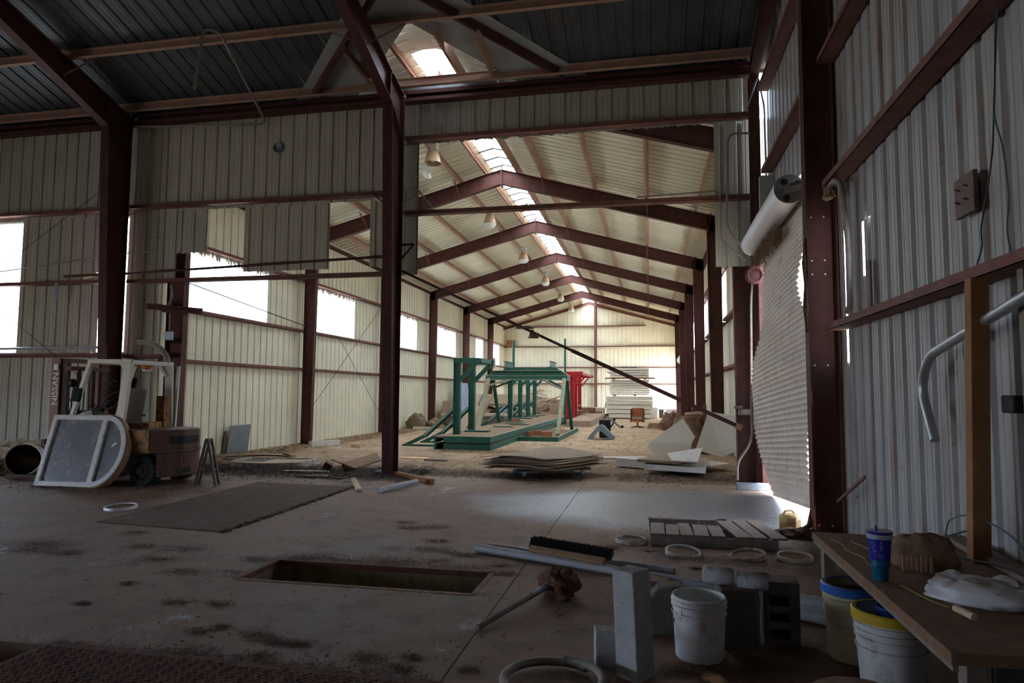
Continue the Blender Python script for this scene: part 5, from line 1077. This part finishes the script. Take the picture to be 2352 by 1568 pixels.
for k in range(2600):
    x = rb.uniform(-.43, .43); y0 = rb.uniform(-.03, .045); p = V((x, y0 - .0, .09)); q = p + V((rb.gauss(0, .012), .055 + rb.gauss(0, .012), .075 + rb.gauss(0, .008))); u = V((.0032, .0, 0)); b.add([p - u, p + u, q + u, q - u], [(0, 1, 2, 3)])
    q2 = V((0, .0035, 0)); b.add([p - q2, p + q2, q + q2, q - q2], [(0, 1, 2, 3)])
b.hexa([(-.43, -.02, .085), (.43, -.02, .085), (.43, .05, .075), (-.43, .05, .075)], [(-.44, .035, .155), (.44, .035, .155), (.44, .1, .14), (-.44, .1, .14)])
o = BR.part('bristles', b, 'bristle'); o['kind'] = 'stuff'
b = B(); b.cyl((.42, -.02, .05), (1.05, -.08, .03), .017, n=10); BR.part('handle', b, 'wood')
MB_ = T('mop', 'stiff clay-caked mop head lying on its wooden handle', 'mop', (-.70, 5.45, 0))
b = lump(.15, .14, .115, 91, 30, .3, .75, .08); moved(b, (0, 0, .0)); MB_.part('head', b, 'clay')
b = B(); b.tube([(-.02, -.10, .09), (0, -.17, .07), (.015, -.24, .045), (.04, -.42, .015), (.06, -.5, .01)], [.018, .034, .014, .006, .012], 10); MB_.part('tail', b, 'clay')
b = B(); b.cyl((-.45, -.90, .02), (-.04, .04, .10), .019, n=14); MB_.part('handle', b, 'wood_old')
b = B(); b.cyl((-.185, -.29, .0775), (-.09, -.07, .095), .0195, n=14, cap=False); MB_.part('label_strip', b, 'wrap_blue')
PO = T('concrete_post', 'square concrete post standing on end, leaning slightly', 'post', (-.09, 4.03, 0), rot=(R(1), R(-2.2), R(-38)))
b = B(); b.box((0, 0, .295), (.155, .155, .60)); PO.part('post', b, 'concrete_block', bev=.008)
b = B(); b.box((0, 0, .10), (.15, .12, .21)); moved(b, (-.26, 4.18, .0), R(8)); one('concrete_cube', b, 'concrete_block', 'small concrete block to the left of the leaning post', 'block', bev=.012)
BL = T('rounded_block', 'dark rounded concrete block behind the leaning post', 'block', (.08, 4.72, 0))
b = B(); b.prism([(-.13, 0, 0), (.13, 0, 0), (.13, 0, .32), (.06, 0, .325), (-.04, 0, .30), (-.11, 0, .22), (-.13, 0, .12)], (0, .16, 0)); BL.part('block', b, 'dark_block', bev=.02)
def bucket(x, y, r0, r1, h, m, l, ribs=(.97, .90, .80), rim=None, fill=None, parts=True):
    t = T('bucket', l, 'bucket', (x, y, 0), group='five gallon buckets')
    rr = lambda z: r0 + (r1 - r0) * z / h
    prof = [(.0, .0), (r0 - .01, .0), (r0, .01)]
    for q in sorted(ribs): z = h * q; prof += [(rr(z) + .001, z - .018), (rr(z) + .010, z - .014), (rr(z) + .010, z - .006), (rr(z) + .001, z - .002)]
    prof += [(r1 + .002, h - .003), (r1, h), (r1 - .007, h), (r1 - .012, h - .02), (r0 - .008, .012), (.0, .012)]
    b = B(); b.lathe(prof, 44); t.part('body', b, m)
    if rim: b = B(); b.lathe([(r1 - .012, h + .006), (r1 + .008, h + .008), (r1 + .016, h + .002), (r1 + .014, h - .045), (r1 + .004, h - .046)], 44); t.part('rim', b, rim, label=('blue' if 'blue' in rim else 'yellow') + ' rim')
    if fill: b = B(); b.lathe([(.0, fill), (rr(fill) - .012, fill)], 30); t.part('contents', b, 'litter')
    return t
b1 = bucket(.285, 4.40, .142, .158, .37, 'plastic_white', 'open white bucket on the floor right of the leaning post', (.955, .88, .76), fill=.16)
b = B(); b.box((0, 0, 0), (.028, .012, .055)); moved(b, (-.115, -.105, .285), R(-45)); b1.part('handle_lug', b, 'plastic_white')
b = B(); b.tube(bend([(-.155, -.03, .29), (-.175, -.06, .20), (-.165, -.1, .17), (-.15, -.09, .25)], .03), .003, 6); b1.part('wire_handle', b, 'wire')
b2 = bucket(1.20, 4.58, .135, .155, .44, 'plastic_cream', 'cream bucket with blue lid ring at the far end under the bench', (.90, .84, .50), 'blue_plastic', .40)
b3 = bucket(1.26, 4.08, .150, .175, .44, 'plastic_white', 'white bucket with paint-smeared yellow rim under the bench', (.88, .80, .72, .60), 'yellow_plastic', .36)
b = B(); b.lathe([(.09, .0), (.105, .0), (.108, .05), (.10, .052), (.095, .01), (.09, .01)], 32, (1.31, 4.12, .40)); one('lid_ring', b, 'blue_plastic', 'blue lid ring lying inside the yellow rimmed bucket', 'ring')
CB = T('cinder_block', 'dark cinder block standing on end, its cores facing the viewer', 'block', (.82, 4.78, 0), rz=R(-3))
b = B()
for z0, z1 in ((0, .05), (.105, .15), (.205, .25), (.315, .40)): b.b2((-.11, -.1, z0), (.11, .1, z1))
b.b2((-.11, -.1, .05), (-.075, .1, .315)); b.b2((.05, -.1, .05), (.11, .1, .315)); b.b2((-.11, .06, .05), (.11, .1, .315)); CB.part('block', b, 'dark_block', bev=.006)
b = B(); b.box((0, 0, .18), (.22, .2, .36)); moved(b, (.53, 4.68, 0), R(6)); one('dark_block', b, 'dark_block', 'dark square block under the two dusty rolls', 'block', bev=.015)
b = B(); b.cyl((.655, 4.70, 0), (.66, 4.72, .36), .026, n=16); one('metal_tube', b, 'steel_grey', 'upright shiny tube between the dark block and the cinder block', 'tube')
for i, (x, rz, l) in enumerate(((.43, -14, 'left dusty roll lying on the dark block'), (.64, -12, 'right dusty roll lying on the dark block'))):
    b = B(); b.lathe([(.0, -.095), (.05, -.095), (.058, -.085), (.058, .085), (.05, .095), (.0, .095)], 10, ax=MX(((0, 0, 1), (0, 1, 0), (-1, 0, 0)))); moved(b, (x, 4.70 - .03 * i, .418 - .012 * i), R(rz)); one('roll', b, 'concrete_block', l, 'roll', group='dusty rolls on the dark block')
b = B(); n_ = 90; b.tube([(-.53 + .27 * math.cos(a / n_ * 6.9 + .9), 3.78 + .27 * math.sin(a / n_ * 6.9 + .9), .035 + .022 * a / n_) for a in range(n_)], [.022 + .003 * (a % 2) for a in range(n_)], 10); one('coiled_hose', b, 'conduit_dirty', 'ribbed grey hose coiled on the floor at the bottom edge', 'hose')
b = B(); b.lathe([(.0, .0), (.17, .0), (.175, .02), (.175, .46), (.18, .48), (.165, .5), (.12, .51), (.0, .512)], 36, (.75, 2.78, 0)); one('keg', b, 'dusty_brown', 'dusty round drum top peeking in at the bottom edge', 'drum')
# ------------------------------------------------------------------ workbench
WBN = T('workbench', 'low dusty plywood workbench along the right wall', 'bench', (1.6, 4.2, 0))
b = B(); b.prism([(1.14, 3.0, .552), (2.06, 3.05, .552), (2.06, 5.30, .552), (1.15, 5.36, .552)], (0, 0, .05)); WBN.part('top', b, 'bench_top', world=True, bev=.004)
b = B(); b.bar((1.155, 3.0, .565), (1.165, 5.34, .565), .02, .07); WBN.part('front_edge', b, 'wood_old', world=True)
for x, y in ((1.22, 5.2), (1.26, 3.12), (1.98, 5.2), (1.98, 3.12)): b = B(); b.box((x, y, .276), (.075, .085, .552)); WBN.part('leg', b, 'wood_old', world=True, bev=.004)
b = B(); b.b2((1.32, 3.06, .02), (2.02, 3.10, .54)); WBN.part('end_panel', b, 'chair_dark', world=True)
b = B(); b.b2((1.24, 5.16, .46), (2.0, 5.2, .54)); WBN.part('apron', b, 'wood_old', world=True)
b = B(); b.bar((2.03, 5.25, .625), (1.98, 3.7, .625), .13, .035); one('bench_plank', b, 'wood_old', 'loose plank lying on the bench against the wall', 'plank', bev=.004)
CP = T('cup', 'tall blue refill cup with lid and straw on the bench edge', 'cup', (1.215, 4.06, .603))
b = B(); b.lathe([(.0, .0), (.037, .0), (.038, .004), (.044, .075), (.0485, .08), (.0495, .11)], 36); CP.part('lower_body', b, 'cup_teal', label='teal lower part of the cup')
b = B(); b.lathe([(.0495, .11), (.0615, .235), (.0615, .24)], 36); CP.part('upper_body', b, 'cup_blue')
b = B(); b.lathe([(.0625, .222), (.064, .236), (.064, .252)], 36); CP.part('band', b, 'wrap_blue', label='pale band below the lid')
b = B(); b.lathe([(.066, .248), (.067, .256), (.063, .262), (.0, .262)], 36); CP.part('lid', b, 'cup_blue')
b = B(); b.tube([(-.018, -.02, .255), (-.026, -.03, .292)], .005, 8); CP.part('straw', b, 'cup_blue')
def on_cup(me, ang, z):
    rr = lambda zz: .0497 + (.0117) * (zz - .11) / .125 + .0008
    for v in me.vertices:
        a = ang + v.co.x / .056; zz = z + v.co.y; r = rr(zz); v.co = (r * math.cos(a), r * math.sin(a), zz)
for s, sz, z in (('XXL', .011, .145), ('REFILL', .011, .133), ('CUP', .011, .121)):
    o = text(CP.o, s, sz, 'wrap_blue', (0, 0, 0), (0, 0, 0), ext=0); on_cup(o.data, R(-100), z)
b = B()
for k in range(6): b.box((0, .165 + .006 * k, 0), (.012 - .001 * (k % 2), .004, .0002))
b.add([(.005 * math.cos(a / 10 * 6.28), .208 + .005 * math.sin(a / 10 * 6.28), 0) for a in range(10)], [tuple(range(10))])
o = CP.part('print', b, 'wrap_blue'); on_cup(o.data, R(-100), 0); o['kind'] = 'stuff'
b = B()
for j in range(3):
    pts = [(-.045 + .012 * j + .012 * math.cos(a / 12 * 5 + j), .19 - .018 * j + .014 * math.sin(a / 12 * 5 + j)) for a in range(13)]
    for p, q in zip(pts, pts[1:]): d = V((q[0] - p[0], q[1] - p[1], 0)); n = V((-d.y, d.x, 0)).normalized() * .0008; b.add([V((*p, 0)) - n, V((*q, 0)) - n, V((*q, 0)) + n, V((*p, 0)) + n], [(0, 1, 2, 3)])
o = CP.part('swirl_print', b, 'wrap_blue'); on_cup(o.data, R(-100), 0); o['kind'] = 'stuff'
b = lump(.175, .13, .125, 95, 22, .12, .55, .03); moved(b, (1.56, 4.42, .602), R(-12)); one('dusty_shoe', b, 'dusty_brown', 'dust-buried brown lump on the bench behind the cup', 'lump')
b = B()
for k in range(7): b.box((1.40 + .022 * k, 4.27 - .004 * k, .65 + .003 * (k % 3)), (.012, .012, .09 - .006 * (k % 4)), (R(4 * (k % 3)), 0, 0))
one('wood_slats', b, 'wood', 'row of short wooden slats standing against the dusty lump', 'slats', kind='stuff')
BG = T('plastic_bag', 'crumpled white plastic bag lying on the bench', 'bag', (1.56, 3.72, .602), rz=R(-20))
b = lump(.23, .12, .085, 97, 24, .12, .45, .045); BG.part('bag', b, 'bag_white')
b = B(); g_ = 12
vs = [(-.19 + .33 * i / g_, -.05 + .13 * j / 4 - .02 * math.sin(i * .5), .104 + .010 * math.sin(i * 1.1 + j) + .006 * j * math.sin(i * .7)) for i in range(g_ + 1) for j in range(5)]
b.add(vs, [(i * 5 + j, (i + 1) * 5 + j, (i + 1) * 5 + j + 1, i * 5 + j + 1) for i in range(g_) for j in range(4)], True); BG.part('fold', b, 'bag_white')
b = B(); b.cyl((1.375, 3.55, .62), (1.40, 3.42, .62), .016, n=14); one('cardboard_tube', b, 'wood_light', 'small tan cardboard tube on the bench before the white bag', 'tube')
for i, (pts, l) in enumerate((([(1.22, 5.1, .606), (1.25, 4.9, .61), (1.22, 4.75, .606), (1.28, 4.55, .61), (1.24, 4.4, .606), (1.33, 4.3, .608)], 'yellow string winding along the far end of the bench'), ([(1.28, 3.95, .606), (1.30, 3.8, .61), (1.33, 3.68, .606), (1.37, 3.6, .607)], 'short yellow string on the bench between cup and bag'), ([(1.33, 5.05, .606), (1.36, 4.85, .612), (1.42, 4.7, .606)], 'pale string on the bench behind the yellow string'))):
    b = B(); b.tube(bend(pts, .1), .003, 6); one('string', b, 'string' if i < 2 else 'wire_pale', l, 'string')
for pts, m, l in (([(1.97, 5.2, .64), (2.0, 5.22, .74), (1.98, 4.95, .83), (1.95, 4.6, .86), (1.98, 4.3, .82), (1.95, 4.0, .66)], 'wire_teal', 'teal wire arching over the bench by the wooden stud'), ([(1.9, 5.1, .64), (1.96, 4.8, .76), (1.94, 4.5, .84)], 'wire', 'dark wire rising from the bench to the stud'), ([(1.75, 4.7, .62), (1.9, 4.3, .66), (1.98, 3.9, .64)], 'wire', 'black wire lying on the bench plank')):
    b = B(); b.tube(bend(pts, .15), .006, 6); one('wire', b, m, l, 'wire')
# ------------------------------------------------------------------ right wall fittings
b = B(); b.bar((1.93, 4.62, .604), (1.93, 4.49, 2.30), .085, .10, (1, 0, 0)); one('stud', b, 'stud_wood', 'orange brown wooden stud standing on the bench against the girt', 'stud', bev=.003)
b = B(); b.bar((2.06, 4.22, .60), (2.05, 4.20, 2.3), .06, .06, (1, 0, 0)); one('grey_strut', b, 'conduit_dirty', 'grey strut on the wall right of the wooden stud', 'strut')
b = B(); b.box((2.03, 4.32, 1.55), (.10, .14, .10)); one('wall_clamp', b, 'black', 'small black clamp between the stud and the grey strut', 'clamp', bev=.01)
b = B(); b.tube(bend([(1.93, 3.3, 2.24), (1.96, 4.49, 2.04), (1.97, 5.35, 1.88), (1.98, 5.55, 1.66), (1.98, 5.33, 1.28)], .30, 10), .033, 14); one('bent_pipe', b, 'conduit', 'bent grey pipe hanging in front of the right wall', 'pipe')
EP = T('wall_plate', 'square rusty plate screwed to the right wall between the girts', 'plate', (2.11, 4.965, 2.80), rz=R(-90))
b = B(); b.b2((-.14, -.03, 0), (.14, 0, .27)); EP.part('plate', b, 'brass_plate', bev=.004)
for x in (-.06, .06):
    for z in (.09, .18): b = B(); b.cyl((x, -.03, z), (x + .01, -.065, z + .01), .006, n=8); EP.part('screw', b, 'conduit_dirty')
for i, (pts, m, l) in enumerate((([(2.08, 4.44, 3.95), (2.08, 4.50, 3.45), (2.09, 4.58, 3.1), (2.09, 4.64, 2.95), (2.09, 4.78, 2.65), (2.09, 4.76, 2.55), (2.06, 4.86, 2.33)], 'wire', 'black wire hanging down the right wall to the girt'), ([(2.085, 4.43, 3.95), (2.085, 4.54, 3.3), (2.09, 4.46, 3.1), (2.09, 4.41, 2.75), (2.09, 4.47, 2.58), (2.09, 4.42, 2.42)], 'wire_teal', 'teal wire hanging beside the black wire on the right wall'))):
    b = B(); b.tube(bend(pts, .12), .005, 6); one('hanging_wire', b, m, l, 'wire')
b = B(); b.tube(bend([(1.98, 8.05, 3.84), (1.98, 7.75, 3.92), (2.0, 7.55, 3.84), (2.06, 7.56, 3.2), (2.06, 7.58, 2.52), (2.02, 7.5, 2.45)], .14), .03, 10); one('conduit', b, 'conduit_dirty', 'grey conduit bending down the wall beside the post', 'conduit')
b = lump(.06, .10, .08, 99, 16, .4, .6, .15); moved(b, (1.97, 7.9, 3.76)); one('bird_nest', b, 'straw', 'ragged nest stuck under the girt beside the post', 'nest')
b = B(); b.bar((1.99, 8.0, .44), (2.05, 7.22, .80), .02, .028); one('orange_stick', b, 'oxide_girt', 'orange stick leaning between the post and the right wall', 'stick')
b = B(); b.tube([(1.79, 8.28, 7.8), (1.775, 8.26, 5.6), (1.77, 8.24, 4.4), (1.78, 8.26, 3.4), (1.78, 8.25, 2.95)], .008, 6); one('cord', b, 'conduit_dirty', 'old cord hanging down the red post', 'cord')
b = B(); b.tube([(1.78, 8.22, 3.4), (1.765, 8.22, 3.1), (1.77, 8.21, 2.85), (1.765, 8.2, 2.6), (1.77, 8.21, 2.3)], [.012, .03, .018, .035, .01], 8); b.tube([(1.77 , 8.2 + .035 * math.cos(a / 10 * 6.28), 2.86 + .04 * math.sin(a / 10 * 6.28)) for a in range(11)], .012, 6); one('rope_tangle', b, 'litter', 'dirt-caked rope tangle hanging on the red post', 'rope')
b = B(); b.box((2.10, 7.05, 2.62), (.02, .10, .55)); one('wood_strip', b, 'wood_old', 'weathered strip below the torn slit in the right wall', 'strip')
# ------------------------------------------------------------------ litter, fluff, straw: nobody could count it
CL_ = [(-6.22, 6.05, .34), (-6.06, 5.82, .22), (-5.64, 5.79, .19), (-5.72, 6.79, .15), (-4.59, 6.18, .23), (-4.59, 5.76, .19), (-4.06, 5.43, .18), (-5.11, 6.2, .16), (-2.51, 7.85, .19), (-2.95, 8.02, .14), (-2.77, 7.73, .16), (-2.22, 7.11, .17), (-2.21, 6.72, .19), (-2.54, 4.15, .12), (-2.96, 4.14, .09), (-2.86, 4.24, .07), (-2.32, 3.85, .09), (-1.66, 3.95, .12), (-1.41, 4.01, .07), (-3.53, 4.65, .12), (-3.18, 4.68, .09), (-2.18, 4.07, .08), (-4.24, 5.01, .09), (-2.34, 4.07, .1), (-4.2, 4.48, .06), (-1.78, 6.57, .18), (-1.96, 6.27, .13), (-2.43, 6.22, .27), (-3.23, 6.15, .27), (-3.65, 5.95, .2), (-3.62, 5.5, .1), (-1.25, 6.0, .12), (.41, 6.56, .07), (.27, 6.9, .27), (.75, 6.9, .3), (1.05, 6.8, .2), (-.42, 7.21, .12), (.02, 7.17, .14), (-1.36, 6.24, .11), (1.02, 5.28, .18), (.63, 4.33, .18), (.93, 4.6, .19), (.5, 4.2, .17), (.13, 4.16, .14), (-1.02, 6.94, .09), (-.18, 6.51, .05), (-1.43, 3.85, .08), (-2.75, 3.80, .16), (-1.03, 3.9, .06), (1.5, 7.3, .3), (1.6, 6.6, .3), (1.0, 4.0, .3), (.6, 3.7, .3)]
def pit(x, y): return PX0 < x < PX1 and PY0 < y < PY1 or (-4.6 < x < -3.74 and 2.6 < y < 3.72)
def flakes(b, n, fn, l0, l1, w0, w1, h):
    for _ in range(n):
        x, y = fn()
        if pit(x, y): continue
        a = rl.uniform(0, 6.3); l, w_ = rl.uniform(l0, l1) / 2, rl.uniform(w0, w1) / 2; z = .004 + rl.random() ** 2 * h; d = V((math.cos(a), math.sin(a), rl.uniform(-.12, .25))) * l; n_ = V((-math.sin(a), math.cos(a), rl.uniform(-.3, .3))) * w_; c = V((x, y, z + abs(d.z)))
        b.add([c - d - n_, c + d - n_, c + d + n_, c - d + n_], [(0, 1, 2, 3)])
b = B()
for x, y, r in CL_: flakes(b, int(110 + 5600 * r * r), lambda: (rl.gauss(x, r * .6), rl.gauss(y, r * .36)), .01, .035, .003, .008, .014)
flakes(b, 4200, lambda: (rl.uniform(-9, 1.8), 3.6 + 8.7 * rl.random() ** 1.1), .008, .035, .005, .014, .006)
flakes(b, 500, lambda: (rl.uniform(-3.4, -1.4), rl.gauss(6.09, .06)), .015, .06, .004, .012, .02)
flakes(b, 500, lambda: (rl.uniform(-3.7, -1.2), rl.gauss(3.75, .04)), .015, .06, .004, .012, .02)
one('leaf_litter', b, 'litter', 'dry brown leaf litter scattered over the front floor', 'litter', kind='stuff')
b = B()
flakes(b, 14000, lambda: (rl.uniform(-9.3, -4.3), rl.gauss(12.55, .55)), .02, .11, .006, .025, .05)
flakes(b, 2400, lambda: (rl.uniform(-4.7, -1.2), rl.gauss(12.95, .35)), .02, .09, .006, .02, .03)
flakes(b, 1500, lambda: (rl.uniform(-.6, 1.7), rl.gauss(13.2, .5)), .02, .09, .006, .02, .03)
flakes(b, 900, lambda: (rl.uniform(-10.3, -7.3), rl.gauss(10.2, .5)), .02, .08, .006, .02, .02)
flakes(b, 700, lambda: (rl.uniform(-13, -9.5), rl.gauss(9.9, .4)), .02, .1, .006, .02, .02)
one('dark_litter', b, 'litter_dark', 'band of black rotted litter across the threshold of the hall', 'litter', kind='stuff')
b = B()
flakes(b, 7000, lambda: (rl.uniform(-10.4, 1.8), 13.3 + 22 * rl.random() ** 1.6), .03, .16, .008, .03, .015)
flakes(b, 1800, lambda: (rl.uniform(-10.4, -9.2), rl.uniform(13.3, 30)), .04, .2, .01, .04, .04)
flakes(b, 1500, lambda: (rl.uniform(-5.6, -2.9), rl.uniform(17.4, 18.4)), .03, .12, .008, .02, .02)
one('straw', b, 'straw', 'brown straw and chaff scattered over the hall floor', 'straw', kind='stuff')
b = B()
for x, y, r, n_ in ((-1.42, 5.42, .09, 260), (-1.7, 5.32, .16, 160), (-3.62, 5.42, .10, 180), (-2.9, 6.10, .25, 160), (-3.6, 6.1, .15, 80), (-2.0, 3.82, .16, 220), (-2.5, 3.78, .2, 120), (-3.3, 3.82, .25, 160), (-3.85, 3.75, .12, 120), (-2.3, 5.32, .3, 120), (-1.4, 3.72, .2, 120), (.6, 8.1, .35, 200), (1.66, 8.3, .16, 160), (-1.8, 6.7, .1, 90), (1.1, 5.4, .12, 160), (-.1, 7.35, .2, 80), (-.30, 3.9, .12, 100), (1.86, 12.2, .15, 120), (-1.3, 4.15, .05, 30), (-1.65, 3.6, .15, 80), (-8.3, 10.1, .3, 120), (-3.0, 13.0, .8, 250), (.8, 13.3, .4, 100)):
    for _ in range(n_):
        px_, py_ = rl.gauss(x, r * .6), rl.gauss(y, r * .35)
        if pit(px_, py_): continue
        p = V((px_, py_, .006 if not (.0 < px_ < 1.25 and 7.4 < py_ < 8.5) else .135)); q = p + V((rl.gauss(0, .018), rl.gauss(0, .018), abs(rl.gauss(0, .018)))); u = V((rl.uniform(-1, 1), rl.uniform(-1, 1), 0)).normalized() * .0016; b.add([p - u, p + u, q], [(0, 1, 2)])
one('feather_fluff', b, 'fluff', 'white feather fluff caught round the pit and the pallet', 'fluff', kind='stuff')
# greenery outside the torn door
b = B(); rg = random.Random(4)
for k in range(2600):
    c = V((rg.uniform(6.2, 8.2), rg.uniform(4, 18), rg.uniform(.1, 3.4))); d = V((rg.gauss(0, 1), rg.gauss(0, 1), rg.gauss(0, 1))).normalized() * .11; n = d.orthogonal().normalized() * .06; b.add([c - d, c + n, c + d, c - n], [(0, 1, 2, 3)])
one('bushes', b, 'leaf', 'sunlit green bushes outside the torn roll-up door', 'bush', kind='stuff')
